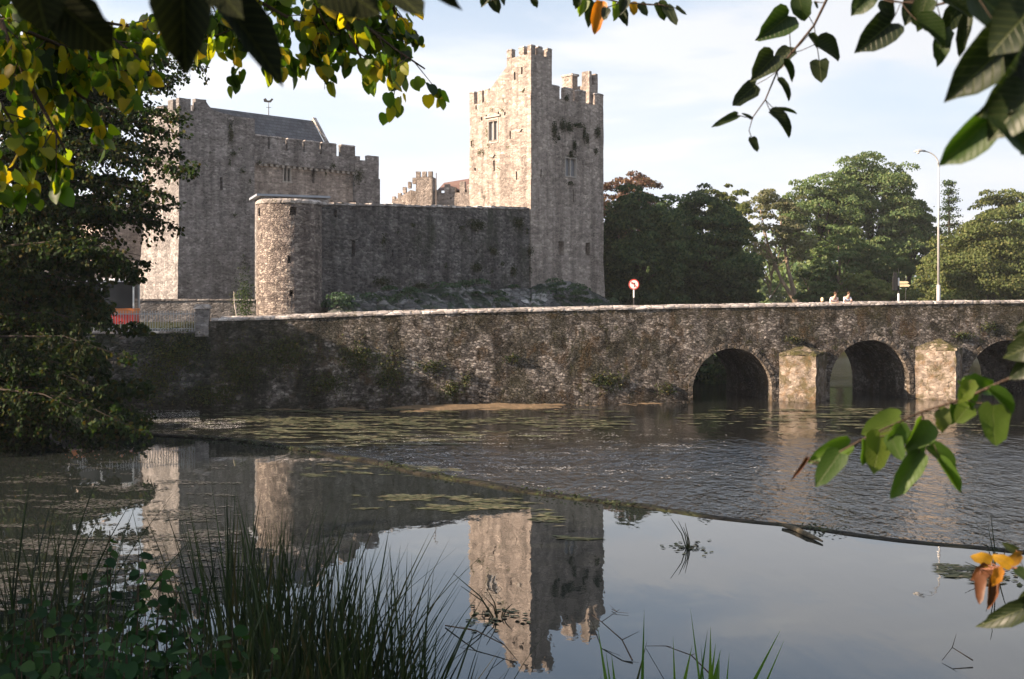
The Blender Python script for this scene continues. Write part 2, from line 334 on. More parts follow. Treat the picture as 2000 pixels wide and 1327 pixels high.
def leafmesh(name, pts, size, tip, nrm, templ):
    V, Fc = templ; R = frames(tip, nrm); size = np.broadcast_to(size, (len(pts),))
    W = np.einsum('vk,nkj->nvj', V, R)*size[:, None, None]+pts[:, None, :]
    n, k = len(pts), len(V); W = W.reshape(-1, 3)
    me = bpy.data.meshes.new(name)
    cnt = [len(f) for f in Fc]; flat = np.concatenate([np.array(f) for f in Fc])
    loops = (flat[None, :]+np.arange(n)[:, None]*k).ravel(); counts = np.tile(cnt, n)
    me.vertices.add(n*k); me.vertices.foreach_set('co', W.ravel())
    me.loops.add(len(loops)); me.loops.foreach_set('vertex_index', loops)
    me.polygons.add(len(counts)); me.polygons.foreach_set('loop_start', np.concatenate([[0], np.cumsum(counts)[:-1]]))
    me.polygons.foreach_set('use_smooth', [True]*len(counts))
    me.update(calc_edges=True); return me
def rvec(n): v = RNG.normal(size=(n, 3)); return v/np.linalg.norm(v, axis=1, keepdims=True)

def crown_pts(c, r, nclump, per, lump=.22, low=-.75, hollow=.55):
    """points on the outside of many leafy clumps spread through an uneven ellipsoid"""
    c = np.array(c); r = np.array(r); P = []; N = []
    d = rvec(nclump*3); d = d[d[:, 2] > low][:nclump]
    rad = hollow+(1-hollow)*RNG.random(len(d))**.6
    off = np.array([noise.noise(Vector(v)*1.7+Vector((c[0], c[1], 3))) for v in d])
    cen = c+d*r*(rad*(1+.45*off))[:, None]
    cr = lump*np.mean(r)*(.55+.8*RNG.random(len(d)))
    for ci, ri, di in zip(cen, cr, d):
        v = rvec(int(per*(ri/(lump*np.mean(r)))**2)+4); v[:, 2] = np.where(v[:, 2] < -.25, -v[:, 2]*.6, v[:, 2]); v = v+di*.35
        v /= np.linalg.norm(v, axis=1, keepdims=True)
        P.append(ci+v*ri*np.array([1.15, 1.15, .75])*(.72+.38*RNG.random((len(v), 1)))); N.append(v)
    return np.concatenate(P), np.concatenate(N), cen
def tree(name, base, c, r, mat, bark, leaf, label, cat='tree', nclump=120, per=110, tr=.35, lump=.22, low=-.75, hollow=.5, group=None, nb=14, trunks=None):
    base = Vector(base); t = thing(name, base, 0, label, cat, group)
    P, N, cen = crown_pts(c, r, nclump, per, lump, low, hollow)
    P = P-np.array(base); n = len(P)
    nr = N+rvec(n)*.7; tip = rvec(n)+np.array([0, 0, -.3])
    link('crown', leafmesh(name+'_crown', P, leaf*(.6+.8*RNG.random(n)), tip, nr, DIAMOND), mat, t)
    m = MB(); cc = Vector(c)-base
    top = cc+Vector((0, 0, r[2]*.35))
    if trunks:
        for tk in trunks: m.tube([Vector(p)-base for p in tk[0]], tk[1], 8)
    else:
        m.tube([(0, 0, -.5), (.1*tr, 0, top.z*.25), (top.x*.5, top.y*.5, top.z*.55), top], [tr*1.25, tr, tr*.7, tr*.25], 10)
    idx = RNG.choice(len(cen), min(nb, len(cen)), replace=False)
    for i in idx:
        e = Vector(cen[i])-base; k = .3+.4*random.random()
        s = Vector((top.x*k*.6, top.y*k*.6, top.z*k)); mid = s.lerp(e, .55)+Vector((0, 0, .06*(e-s).length))
        m.tube([s, mid, e], [tr*.42, tr*.25, tr*.06], 6)
    m.build('trunk', bark, t, smooth=True)
    return t

# ------------------------------------------------------------------ camera, sun, sky
cam = bpy.data.cameras.new('camera'); co = bpy.data.objects.new('camera', cam); COL.objects.link(co); S.camera = co
co.location = (0, 0, CZ); co.rotation_euler = (math.radians(90), 0, 0)
cam.sensor_width = 36; cam.lens = F/2000*36; cam.shift_y = -(1327/2-YH)/2000; cam.clip_start = .05; cam.clip_end = 6000
cam.dof.use_dof = True; cam.dof.focus_distance = 70; cam.dof.aperture_fstop = 9
SAZ = Vector((-.95, -.31, 0)).normalized(); EL = math.radians(23)
sd = Vector((SAZ.x*math.cos(EL), SAZ.y*math.cos(EL), math.sin(EL)))
sun = bpy.data.lights.new('sun', 'SUN'); so = bpy.data.objects.new('sun', sun); COL.objects.link(so)
so.rotation_euler = sd.to_track_quat('Z', 'Y').to_euler(); sun.energy = 5.0; sun.angle = math.radians(.5); sun.color = (1, .77, .57)
W = bpy.data.worlds.new('World'); S.world = W; W.use_nodes = True; nt = W.node_tree; nt.nodes.clear()
class WT(NT):
    def __init__(s): s.t = nt
w = WT()
sky = w.n('TexSky', sky_type='NISHITA', sun_disc=False, sun_elevation=EL, sun_rotation=math.atan2(sd.x, sd.y), air_density=1.0, dust_density=1.6, ozone_density=1.2)
tc = w.n('TexCoord').outputs['Generated']
sx = w.n('SeparateXYZ', ins={0: tc})
zc = w.math('ADD', w.math('MAXIMUM', sx.outputs[2], 0), .16)
cv = w.n('CombineXYZ', ins={0: w.math('DIVIDE', sx.outputs[0], zc), 1: w.math('DIVIDE', sx.outputs[1], zc), 2: 0}).outputs[0]
cn = w.noise(w.n('Mapping', ins={0: cv, 'Scale': (.75, 1.0, 1), 'Location': (3.1, 1.3, 0), 'Rotation': (0, 0, .5)}).outputs[0], 1.25, 7, .52, .35)
cm = w.ramp(cn, [(.40, .3), (.58, 1)])
hz = w.n('MapRange', ins={0: sx.outputs[2], 1: .08, 2: .42, 3: 1.0, 4: .0}).outputs[0]
fac = w.math('MAXIMUM', w.math('MULTIPLY', cm, .93), hz)
b1 = w.n('Background', ins={0: sky.outputs[0], 1: .07})
cl = w.ramp(cn, [(.38, (.335, .365, .415)), (.58, (.395, .40, .415))])
dt = w.n('VectorMath', operation='DOT_PRODUCT', ins={0: tc, 1: (SAZ.x, SAZ.y, 0)}).outputs[1]   # hazy sky: brighter towards the sun's side, dimmer opposite
b2 = w.n('Background', ins={0: cl, 1: w.math('ADD', w.math('MULTIPLY', dt, .30), w.math('SUBTRACT', 1.03, w.math('MULTIPLY', w.math('MAXIMUM', sx.outputs[2], 0), .35)))})
mx = w.n('MixShader', ins={0: fac, 1: b1.outputs[0], 2: b2.outputs[0]}); w.n('OutputWorld', ins={0: mx.outputs[0]})
S.view_settings.view_transform = 'Standard'; S.view_settings.look = 'None'; S.view_settings.exposure = 1.62; S.view_settings.gamma = 1
S.cycles.max_bounces = 8; S.cycles.transparent_max_bounces = 8

# ------------------------------------------------------------------ bridge frame
BO = Vector(((300-CX)/F*64, 64, 0)); BD = Vector((50.22, 9, 0)).normalized(); BA = math.atan2(BD.y, BD.x); BW = 7.8
def bs(px):
    k = (px-CX)/F; return (BO.y*k-BO.x)/(BD.x-BD.y*k)
def bz(px, y): D = BO.y+BD.y*bs(px); return CZ+(YH-y)/F*D
def bl(s, y, z): return Vector((BO.x+BD.x*s-BD.y*y, BO.y+BD.y*s+BD.x*y, z))
def bloc(X, Y): dx, dy = X-BO.x, Y-BO.y; return dx*BD.x+dy*BD.y, -dx*BD.y+dy*BD.x

# ------------------------------------------------------------------ terrain
def sm(t): t = min(1, max(0, t)); return t*t*(3-2*t)
def ground_h(X, Y):
    h = -2.6
    def land(z, sdist, w=3.0):
        nonlocal h; h = max(h, -2.6+(z+2.6)*sm(sdist/w+.5))
    yb = 9.5+.05*max(0, -X-3)**1.5+.02*X*X*(X > 0) + .5*noise.noise(Vector((X*.3, 0, 0)))
    d = yb-Y
    if d > -3: land(min(3.4, -.2+.36*max(0, d))+(.25 if X < -2 else 0)*sm(d/4), d, 3)
    land(1.3, min(-19.8+.5*noise.noise(Vector((0, Y*.2, 0)))-X, 57-Y), 4)
    s, y = bloc(X, Y)
    bank = 10+.36*(Y-78) if Y > 78 else 9.5
    if y > 0: land(2.9 if y < 14 else 3.5, min(y-5.5, bank-X), 3)
    land(1.6, Y-131-.05*X, 6)
    land(2.0, X-88, 8)
    h += .12*noise.noise(Vector((X*.35, Y*.35, 0)))
    return h
xs = sorted(set([-2500, -1200, -600, -300, -200, -150, -120, -100, -85] + [round(-75+1.5*i, 2) for i in range(125)] + [120, 130, 150, 200, 300, 600, 1200, 2500]))
ys = sorted(set([-600, -200, -80, -40, -25, -18] + [-14+1.0*i for i in range(36)] + [22+1.6*i for i in range(1, 80)] + [152, 160, 175, 200, 250, 350, 500, 900, 1600, 3500]))
gv = [(x, y, ground_h(x, y)) for y in ys for x in xs]; nx = len(xs)
gf = [(j*nx+i, j*nx+i+1, (j+1)*nx+i+1, (j+1)*nx+i) for j in range(len(ys)-1) for i in range(nx-1)]
t = NT('earth and grass'); P = t.pos(); n1 = t.noise(P, .5, 6, .65); n2 = t.noise(P, 6, 6, .7)
c = t.ramp(n1, [(.3, (.04, .034, .022)), (.5, (.035, .036, .018)), (.7, (.04, .05, .02))]); c = t.mix(1, c, t.ramp(n2, [(.3, .5), (.7, 1.4)]), 'MULTIPLY')
M['ground'] = t.out(c, .95, t.bump(n2, .8, .1), .1)
me = bpy.data.meshes.new('ground'); me.from_pydata(gv, [], gf); tag(link('ground', me, M['ground']), kind='structure')

# weir crest in plan, traced from its line across the pool
cre = [(-400, 800), (0, 838), (270, 850), (400, 856), (540, 872), (700, 899), (850, 931), (1000, 957), (1200, 985), (1350, 1006), (1520, 1028), (1700, 1052), (2000, 1084), (2400, 1120), (2900, 1150)]
CR = [on(x, y, 0) for x, y in cre]
# pool sheet: from the crest to under the near bank
pv = []; 
for p in CR: pv += [(p.x, p.y, POOL), (p.x*.6-2 if p.x < 0 else p.x*1.2+3, -2 if abs(p.x) < 60 else 5, POOL)]
pf = [(2*i, 2*i+1, 2*i+3, 2*i+2) for i in range(len(CR)-1)]
pv += [(-60, CR[0].y, POOL), (-60, -2, POOL)]; pf.append((len(pv)-2, len(pv)-1, 1, 0))
me = bpy.data.meshes.new('pool'); me.from_pydata(pv, [], pf)
bm = bmesh.new(); bm.from_mesh(me); bmesh.ops.recalc_face_normals(bm, faces=bm.faces)
if bm.faces[:][0].normal.z < 0: bmesh.ops.reverse_faces(bm, faces=bm.faces)
bm.to_mesh(me); bm.free()
tag(link('pool_water', me, M['pool']), kind='structure')
rv = []
for p in CR: rv += [(p.x+1.0, p.y+1.4, RIV), (p.x*3+20, 340, RIV)]
rf = [(2*i, 2*i+2, 2*i+3, 2*i+1) for i in range(len(CR)-1)]
me = bpy.data.meshes.new('river'); me.from_pydata([(-260, 40, RIV), (-60, 52, RIV)]+[(p.x+.7, p.y+1.2, RIV) for p in CR]+[(260, 20, RIV), (260, 150, RIV), (-260, 150, RIV)], [], [tuple(range(len(CR)+5))])
bmesh_ = bmesh.new(); bmesh_.from_mesh(me)
if bmesh_.faces[:] :
    bmesh_.faces.ensure_lookup_table()
    if bmesh_.faces[0].normal.z < 0: bmesh.ops.reverse_faces(bmesh_, faces=bmesh_.faces)
bmesh.ops.triangulate(bmesh_, faces=bmesh_.faces); bmesh_.to_mesh(me); bmesh_.free()
tag(link('river_water', me, M['river']), kind='structure')
# the weir itself: a low mossy crest and an apron that falls away from the viewer
m = MB(); n = 0; prev = None; pts = []
for i in range(len(CR)-1):
    L = (CR[i+1]-CR[i]).length; k = max(1, int(L/.5))
    for j in range(k): pts.append(CR[i].lerp(CR[i+1], j/k))
ring = []
for i, p in enumerate(pts):
    a = pts[max(0, i-1)]; b = pts[min(len(pts)-1, i+1)]; d = (b-a).normalized(); nrm = Vector((-d.y, d.x, 0))
    px = CX+F*p.x/p.y
    hgt = .09 if px < 900 else max(.012, .09-.078*(px-900)/600)
    hgt *= .8+.5*noise.noise(p*.8); wob = .3*noise.noise(p*.35+Vector((5, 0, 0)))+.1*noise.noise(p*1.9)
    q = p+nrm*wob
    ring += [q-nrm*.25+Vector((0, 0, -.6)), q-nrm*.1+Vector((0, 0, hgt*.6)), q+nrm*.08+Vector((0, 0, hgt)), q+nrm*.35+Vector((0, 0, hgt-.02)), q+nrm*1.9+Vector((0, 0, -1.5)), q+nrm*1.6+Vector((0, 0, -2.4))]
fs = [(i*6+k, (i+1)*6+k, (i+1)*6+k+1, i*6+k+1) for i in range(len(pts)-1) for k in range(5)]
wr = thing('weir', pts[len(pts)//2], 0, 'long low mossy weir crest running diagonally between still pool and rippled river', 'weir')
m.add([v-pts[len(pts)//2] for v in ring], fs); m.build('crest_wall', M['weir'], wr, smooth=True)

# ------------------------------------------------------------------ bridge
TOP = [(412, 624), (500, 622), (600, 618), (700, 614), (800, 611), (1000, 606), (1200, 602), (1400, 598), (1600, 595), (1800, 591), (2000, 589), (2200, 588), (2400, 590)]
top_s = [(bs(x), bz(x, y)) for x, y in TOP]; top_s += [(bs(2400)+20, top_s[-1][1]-.4), (bs(2400)+45, top_s[-1][1]-1.2)]
def ztop(s):
    if s <= top_s[0][0]: return top_s[0][1]
    for (a, za), (b, zb) in zip(top_s, top_s[1:]):
        if s <= b: return za+(zb-za)*(s-a)/(b-a)
    return top_s[-1][1]
S0 = bs(412); SR = bs(2400)+45; QL = -62; ZQ = bz(320, 651)
br = thing('stone_bridge', BO, BA, 'old rubble stone road bridge with dark round arches and mossy walls crossing the river', 'bridge')
ARCH = [(1352, 1508, 680), (1620, 1777, 664), (1886, 2054, 664), (2165, 2335, 668), (2440, 2600, 676)]
bot = -3.2; poly = [(S0, bot)]; AR = []
for x0, x1, yc in ARCH:
    a, b = bs(x0), bs(x1); r = (b-a)/2; c = (a+b)/2; zc = bz((x0+x1)/2, yc); sp = zc-r*1.02
    AR.append((c, r, sp)); poly += [(a, bot), (a, sp)]
    poly += [(c-r*math.cos(math.pi*i/20), sp+r*1.02*math.sin(math.pi*i/20)) for i in range(1, 20)]
    poly += [(b, sp), (b, bot)]
poly += [(SR, bot)]
deck = [(s, z-1.02) for s, z in top_s][::-1]
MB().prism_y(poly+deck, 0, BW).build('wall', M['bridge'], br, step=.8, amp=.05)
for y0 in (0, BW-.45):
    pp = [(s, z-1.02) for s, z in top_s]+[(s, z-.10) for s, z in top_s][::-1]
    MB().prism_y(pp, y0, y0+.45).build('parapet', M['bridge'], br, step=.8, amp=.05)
    m = MB(); s = S0
    while s < SR-1:
        L = random.uniform(.5, 1.1); a, b = ztop(s), ztop(s+L); k = random.uniform(-.015, .02); yy = y0-.05+random.uniform(-.015, .015)
        pr = [(yy, -.10), (yy+.55, -.10), (yy+.54, .0+k), (yy+.38, .09+k), (yy+.16, .09+k), (yy+.01, .0+k)]
        m.add([(s+.008, y, a-.01+z) for y, z in pr]+[(s+L-.008, y, b-.01+z) for y, z in pr], [tuple(range(5, -1, -1)), tuple(range(6, 12))]+[(i, (i+1) % 6, (i+1) % 6+6, i+6) for i in range(6)])
        s += L
    m.build('coping', M['coping'], br)
rd = [(s, z-1.00) for s, z in top_s]
m = MB(); n = len(rd); m.add([(s, .45, z) for s, z in rd]+[(s, BW-.45, z) for s, z in rd], [(i, i+1, i+1+n, i+n) for i in range(n-1)])
m.build('roadway', M['asphalt'], br)
for c, r, sp in AR:                                    # voussoirs, each a wedge of its own height, a few cm proud
    m = MB(); N = 27
    for i in range(N):
        a0 = math.pi*i/N+.008; a1 = math.pi*(i+1)/N-.008; ro = r+random.uniform(.24, .36); ri = r-.02; pr = -.01-random.random()*.04
        pts4 = [(c-ri*math.cos(a0), sp+1.02*ri*math.sin(a0)), (c-ri*math.cos(a1), sp+1.02*ri*math.sin(a1)), (c-ro*math.cos(a1), sp+1.02*ro*math.sin(a1)), (c-ro*math.cos(a0), sp+1.02*ro*math.sin(a0))]
        m.prism_y(pts4[::-1], pr, .35)
    for sx_ in (-1, 1):
        z = -2.4
        while z < sp-.05:
            h = min(random.uniform(.3, .45), sp-z); e = random.uniform(.2, .36)
            xa, xb = (c+sx_*(r-.03), c+sx_*(r+e)); m.box(min(xa, xb), max(xa, xb), -.01-random.random()*.03, .35, z+.008, z+h-.008); z += h
    m.build('arch_ring', M['ring'], br)
for i, (xl, xr_, yt, ya) in enumerate([(1517, 1618, 694, 680), (1783, 1884, 684, 664), (2060, 2160, 686, 664), (2340, 2436, 690, 668)]):   # pointed cutwaters
    a, b = bs(xl)+.05, bs(xr_)-.05; c = (a+b)/2; pj = 1.9; zt = bz(xl, yt); za = bz(xl, ya)
    m = MB(); m.add([(a, .1, -3), (c, -pj, -3), (b, .1, -3), (a, .1, zt), (c, -pj, zt), (b, .1, zt), (c, .1, za)],
        [(0, 2, 1), (0, 1, 4, 3), (1, 2, 5, 4), (3, 4, 6), (4, 5, 6), (0, 3, 6, 5, 2)])
    m.build('cutwater', M['pier'], br, step=.35, amp=.07, seed=i)
    m = MB(); m.add([(a-.05, .12, zt), (c, -pj-.1, zt), (b+.05, .12, zt), (a-.05, .12, zt+.16), (c, -pj-.1, zt+.16), (b+.05, .12, zt+.16), (c, .12, za+.14)],
        [(0, 2, 1), (0, 1, 4, 3), (1, 2, 5, 4), (3, 4, 6), (4, 5, 6), (0, 3, 6, 5, 2)]); 
    m.build('cutwater_cap', M['capmoss'], br, step=.3, amp=.09, seed=i+9)
# quay wall left of the bridge, with the road on it
qw = thing('quay_wall', bl(QL, 0, 0), BA, 'dark ivy-stained quay wall under the grey railing at the left end of the bridge', 'wall')
MB().box(0, S0-QL-.0, 0.02, BW, bot, ZQ).build('wall', M['quay'], qw, step=.9, amp=.07)
MB().add([(0, .5, ZQ+.02), (S0-QL, .5, ZQ+.02), (S0-QL, BW, ZQ+.02), (0, BW, ZQ+.02)], [(0, 1, 2, 3)]).build('roadway', M['asphalt'], qw)
m = MB(); s = 0
while s < S0-QL-1.5:
    L = random.uniform(.8, 1.3); m.box(s+.01, s+L-.01, -.03, .5, ZQ-.01, ZQ+.11+random.uniform(-.01, .01)); s += L
m.build('coping', M['coping'], qw)
# gate pillar
pa, pb = bs(382), bs(408); zp = bz(395, 597)
gp = thing('gate_pillar', bl(pa, 0, ZQ), BA, 'square stone gate pillar with a flat cap between the railing and the bridge parapet', 'pillar')
w_ = pb-pa
MB().box(0, w_, -.1, w_-.1, -.2, zp-ZQ-.2).build('shaft', M['keep'], gp, step=.35, amp=.02)
MB().box(-.09, w_+.09, -.19, w_-.01, zp-ZQ-.2, zp-ZQ-.04).taper(0, w_, -.1, w_-.1, zp-ZQ-.04, zp-ZQ+.08, .05).build('cap', M['coping'], gp)
MB().box(w_, S0-pa+.6, .0, .45, -.2, ztop(S0)-.12-ZQ).build('side_wall', M['bridge'], gp, step=.5, amp=.03)
# railing
ra = bs(150); rl = thing('iron_railing', bl(ra, .25, ZQ+.1), BA, 'grey iron railing of upright pointed bars on the quay wall beside the gate pillar', 'railing')
RL = pa-ra; hr = bz(320, 607)-ZQ-.1
MB().box(0, RL, -.02, .02, hr-.22, hr-.17).box(0, RL, -.02, .02, .12, .17).build('rail', M['iron'], rl)
bar = MB().tube([(0, 0, 0), (0, 0, hr-.06), (0, 0, hr)], [.022, .022, .004], 6).mesh('railing_bar'); bar.materials.append(M['iron'])
k = 0
while k*.145 < RL: 
    o = link('bar', bar, None, rl, (k*.145, 0, 0)); o.rotation_euler = (random.uniform(-.02, .02), random.uniform(-.02, .02), 0); k += 1

# ------------------------------------------------------------------ castle: shared direction
TH = math.atan2(.691, .723)
def wtuft(origin, rz, spots, label, seed=0):
    pass
def battlement(parent, x0, x1, y0, y1, zb, zt, n, axis, mat, wall_h=None, gap=.4, first=True):
    """merlons as parts along x or y"""
    L = (x1-x0) if axis == 'x' else (y1-y0); p = L/n
    for i in range(n):
        a = i*p+random.uniform(-.03, .03)*(i > 0); b = a+p*(1-gap) if i < n-1 or gap > 0 else a+p
        if i == n-1: b = L
        if i == n-1: a = L-p*(1-gap)
        if axis == 'x': q = (x0+a, x0+b, y0, y1)
        else: q = (x0, x1, y0+a, y0+b)
        m = MB().box(*q, zb, zt)
        o = m.build('merlon', mat, parent, step=.45, amp=.03, seed=i)
        c = MB().taper(q[0]+.05, q[1]-.05, q[2]+.05, q[3]-.05, zt+.0, zt+.14, .1); c.build('merlon_cap', M['coping'], o, step=.6, amp=.015)

# tall tower
TC = Vector((1.65, 98, 0)); U, V = 9.46, 8.07
def tloc(px, y, face):
    """photo pixel on a face of the tall tower to local (along face, z)"""
    k = (px-CX)/F
    if face == 'R': u = (TC.y*k-TC.x)/(.723-.691*k); D = TC.y+.691*u; return u, CZ+(YH-y)/F*D
    v = (TC.x-TC.y*k)/(.691+.723*k); D = TC.y+.723*v; return v, CZ+(YH-y)/F*D
tt = thing('castle_tower', (TC.x, TC.y, 0), TH, 'tall square castle tower with a taller corner turret and one sunlit face', 'tower')
def rbox(x0, x1, y0, y1, d=.55):                       # recess in the right (shaded) face from pixels
    a, za = tloc(x0, y0, 'R'); b, zb = tloc(x1, y1, 'R'); return (a, b, -.4, d, zb, za)
def lbox(x0, x1, y0, y1, d=.55):
    a, za = tloc(x1, y0, 'L'); b, zb = tloc(x0, y1, 'L'); return (-.4, d, a, b, min(zb, za), max(za, zb))
cuts = [rbox(1103, 1126, 309, 346, .4), rbox(1090, 1102, 471, 499), rbox(1143, 1153, 474, 499), rbox(1055, 1058, 330, 347), rbox(1119, 1121, 372, 396),
    lbox(953, 973, 236, 276, .35), lbox(995, 998, 256, 272), lbox(1007, 1010, 335, 352), lbox(963, 966, 314, 334),
    lbox(1004, 1007, 148, 158), lbox(1017, 1020, 145, 153), lbox(928, 931, 205, 214), lbox(939, 942, 228, 236), lbox(948, 951, 225, 233), lbox(972, 975, 219, 228), lbox(984, 987, 218, 226), lbox(919, 922, 275, 287), lbox(926, 929, 328, 334)]
prof = [(U, 1), (U, 23.15), (0, 23.15)]
m = MB(); m.taper(0, U, 0, V, 1, 9, .28).box(0, U, 0, V, 9, 23.15)
MB().taper(0, U, 0, V, 0.5, 8.4, .3).build('plinth', M['castle'], tt, step=.9, amp=.04)
MB().box(0, U, 0, V, 8.402, 23.15).build('wall', M['castle'], tt, step=.7, amp=.045,
    cuts=cuts)
# low windows sit in the plinth band: they are cut above it because the plinth stops at 8.4
# hollow roof level + parapet pieces
TU, TV = 2.61, 3.05
MB().box(0, TU, 0, TV, 23.152, 26.6).build('turret', M['castle'], tt, step=.6, amp=.04, cuts=[(-.3, .5, *sorted((tloc(1004, 150, 'L')[0], tloc(1007.5, 150, 'L')[0])), 24.6, 25.3), (-.3, .5, *sorted((tloc(1017, 150, 'L')[0], tloc(1020.5, 150, 'L')[0])), 25.0, 25.6)])
MB().prism_x([(TV+.001, 23.152), (5.4, 23.152), (5.4, 24.15), (TV+.001, 25.95)], 0, .55).build('raking_wall', M['castle'], tt, step=.6, amp=.03)
battlement(tt, 0, TU, 0, .45, 26.602, 27.3, 3, 'x', M['castle'], gap=.36)
battlement(tt, 0, .45, .0+.9, TV, 26.602, 27.3, 2, 'y', M['castle'], gap=.42)
battlement(tt, TU-.45, TU, .9, TV, 26.602, 27.3, 2, 'y', M['castle'], gap=.42)
battlement(tt, TU+.001, U, 0, .5, 23.152, 24.15, 4, 'x', M['castle'], gap=.42)
battlement(tt, 0, .5, 5.41, V, 23.152, 24.2, 3, 'y', M['castle'], gap=.28)
battlement(tt, U-.5, U, .9, V, 23.152, 24.1, 5, 'y', M['castle'], gap=.4)
battlement(tt, .6, U-.6, V-.5, V, 23.152, 24.1, 5, 'x', M['castle'], gap=.4)
MB().box(7.38, 8.1, 2.0, 3.3, 23.152, 26.0).build('chimney', M['castle'], tt, step=.5, amp=.03)
MB().box(7.3, 8.2, 1.9, 3.4, 26.002, 26.2).build('chimney_cap', M['coping'], tt)
MB().box(8.1, 9.3, .55, 2.0, 23.152, 25.1).build('stair_turret', M['castle'], tt, step=.4, amp=.03)
MB().box(8.1, 8.45, .56, 1.5, 25.102, 26.35).build('merlon', M['castle'], tt, step=.4, amp=.03)
MB().box(8.95, 9.3, .56, 1.5, 25.102, 26.2).build('merlon', M['castle'], tt, step=.4, amp=.03)
def window(parent, face, px0, px1, y0, y1, fn, lights=2, depth=.28):
    a, za = fn(px0, y0, face); b, zb = fn(px1, y1, face); a, b = min(a, b), max(a, b); z0, z1 = min(za, zb), max(za, zb)
    fr = MB(); pn = MB(); t_ = .1
    def bx(mm, s0, s1, d0, d1, q0, q1):
        mm.box(s0, s1, d0, d1, q0, q1) if face == 'R' else mm.box(d0, d1, s0, s1, q0, q1)
    bx(fr, a, a+t_, -.03, depth, z0, z1); bx(fr, b-t_, b, -.03, depth, z0, z1); bx(fr, a, b, -.06, depth, z0-.12, z0+.002); bx(fr, a, b, -.04, depth, z1-.002, z1+.14)
    for i in range(1, lights): x = a+(b-a)*i/lights; bx(fr, x-.05, x+.05, .02, depth-.01, z0, z1)
    
    f = fr.build('window', M['mullion'], parent)
    bx(pn, a+t_, b-t_, depth-.03, depth+.01, z0, z1); pn.build('pane', M['skyglass'], f)
window(tt, 'R', 1103, 1126, 309, 346, tloc); window(tt, 'L', 953, 973, 236, 276, tloc)
a, za = tloc(948, 231, 'L'); b, _ = tloc(978, 231, 'L')
MB().box(-.16, .0, min(a, b), max(a, b), za-.05, za+.09).build('hood_mould', M['mullion'], tt)
for (x, y) in [(962, 305), (1020, 176), (1015, 255)]:
    a, z = tloc(x, y, 'L'); MB().prism_x([(a-.35, z+.1), (a+.4, z+.1), (a+.25, z-.12), (a-.1, z-.15)], -.12, .0).build('corbel', M['mullion'], tt)

# keep --------------------------------------------------------------
KD = 97.7; KC = Vector(((350-CX)/F*KD, KD, 0)); 
def kloc(px, y, face='R'):
    k = (px-CX)/F; u = (KC.y*k-KC.x)/(.723-.691*k); D = KC.y+.691*u; return u, CZ+(YH-y)/F*D
kp = thing('castle_keep', (KC.x, KC.y, 0), TH, 'broad grey castle keep with a slate roof and battlements behind the round turret', 'castle')
ua = kloc(412, 200)[0]; ub = kloc(497, 200)[0]; uc = kloc(700, 300)[0]; ud = kloc(748, 305)[0]
z1 = kloc(352, 214)[1]; zm = kloc(352, 191)[1]
def kb(x0, x1, y0, y1, d=.5):
    a, za = kloc(x0, y0); b, zb = kloc(x1, y1); return (a, b, -.5, d, zb, za)
MB().taper(0, ub, 0, 7.0, .5, 11.0, .6).build('plinth', M['keep'], kp, step=1.0, amp=.05, cuts=[kb(411, 414, 432, 452, .9)])
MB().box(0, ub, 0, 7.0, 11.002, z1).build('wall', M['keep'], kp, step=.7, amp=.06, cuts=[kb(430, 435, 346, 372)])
# two merlons on the corner and a broken parapet
a0 = kloc(373, 200)[0]; a1 = kloc(382, 200)[0]; a2 = kloc(403, 200)[0]
MB().box(0, a0, 0, .55, z1+.002, zm).build('merlon', M['keep'], kp, step=.4, amp=.03)
MB().box(a1, a2, 0, .55, z1+.002, zm+.1).build('merlon', M['keep'], kp, step=.4, amp=.03)
MB().box(0, .55, 1.1, 2.1, z1+.002, zm).build('merlon', M['keep'], kp, step=.4, amp=.03)
MB().box(0, .55, 2.9, 4.3, z1+.002, zm-.3).build('merlon', M['keep'], kp, step=.4, amp=.03)
MB().box(0, .55, 5.2, 6.9, z1+.002, zm-.3).build('merlon', M['keep'], kp, step=.4, amp=.03)
MB().prism_y([(a2+.02, z1+.002), (ub*.75, z1+.002), (a2+.6, z1+.35), (a2+.02, z1+.95)], 0, .5).build('broken_parapet', M['keep'], kp, step=.4, amp=.05)
# hall part: parapet line falls back, roof behind
zp0 = kloc(500, 286)[1]; zmm = kloc(500, 263)[1]; zs = kloc(500, 316)[1]
zr = kloc(520, 224)[1]
MB().box(ub+.002, uc, .9, 5.2, 2, zs).build('hall_wall', M['castle'], kp, step=.8, amp=.05, cuts=[(*[kloc(563, 0)[0], kloc(579, 0)[0]], .4, 1.25, kloc(570, 353)[1], kloc(570, 322)[1]), (*[kloc(618, 0)[0], kloc(625, 0)[0]], .4, 1.3, kloc(620, 357)[1], kloc(620, 328)[1])])
MB().box(ub+.002, uc, .55, 1.0, zs+.002, zp0).build('hall_parapet', M['keep'], kp, step=.6, amp=.04)
m = MB(); u_ = ub+.2
while u_ < uc: m.box(u_, u_+.28, .62, .9, zs-.22, zs-.002); u_ += .62
m.build('corbel_course', M['mullion'], kp, step=.5, amp=.02)
battlement(kp, ub+.05, uc, .55, 1.0, zp0+.002, zmm, 6, 'x', M['keep'], gap=.14)
window(kp, 'R', 563, 579, 322, 353, lambda px, y, f: kloc(px, y), 2, .5) if False else None
wm = MB(); x0, x1 = kloc(563, 0)[0], kloc(579, 0)[0]; q0, q1 = kloc(570, 353)[1], kloc(570, 322)[1]
wm.box(x0, x0+.1, .86, 1.15, q0, q1).box(x1-.1, x1, .86, 1.15, q0, q1).box((x0+x1)/2-.05, (x0+x1)/2+.05, .9, 1.14, q0, q1).box(x0-.1, x1+.1, .8, 1.15, q1, q1+.2).box(x0-.1, x1+.1, .84, 1.15, q0-.15, q0)
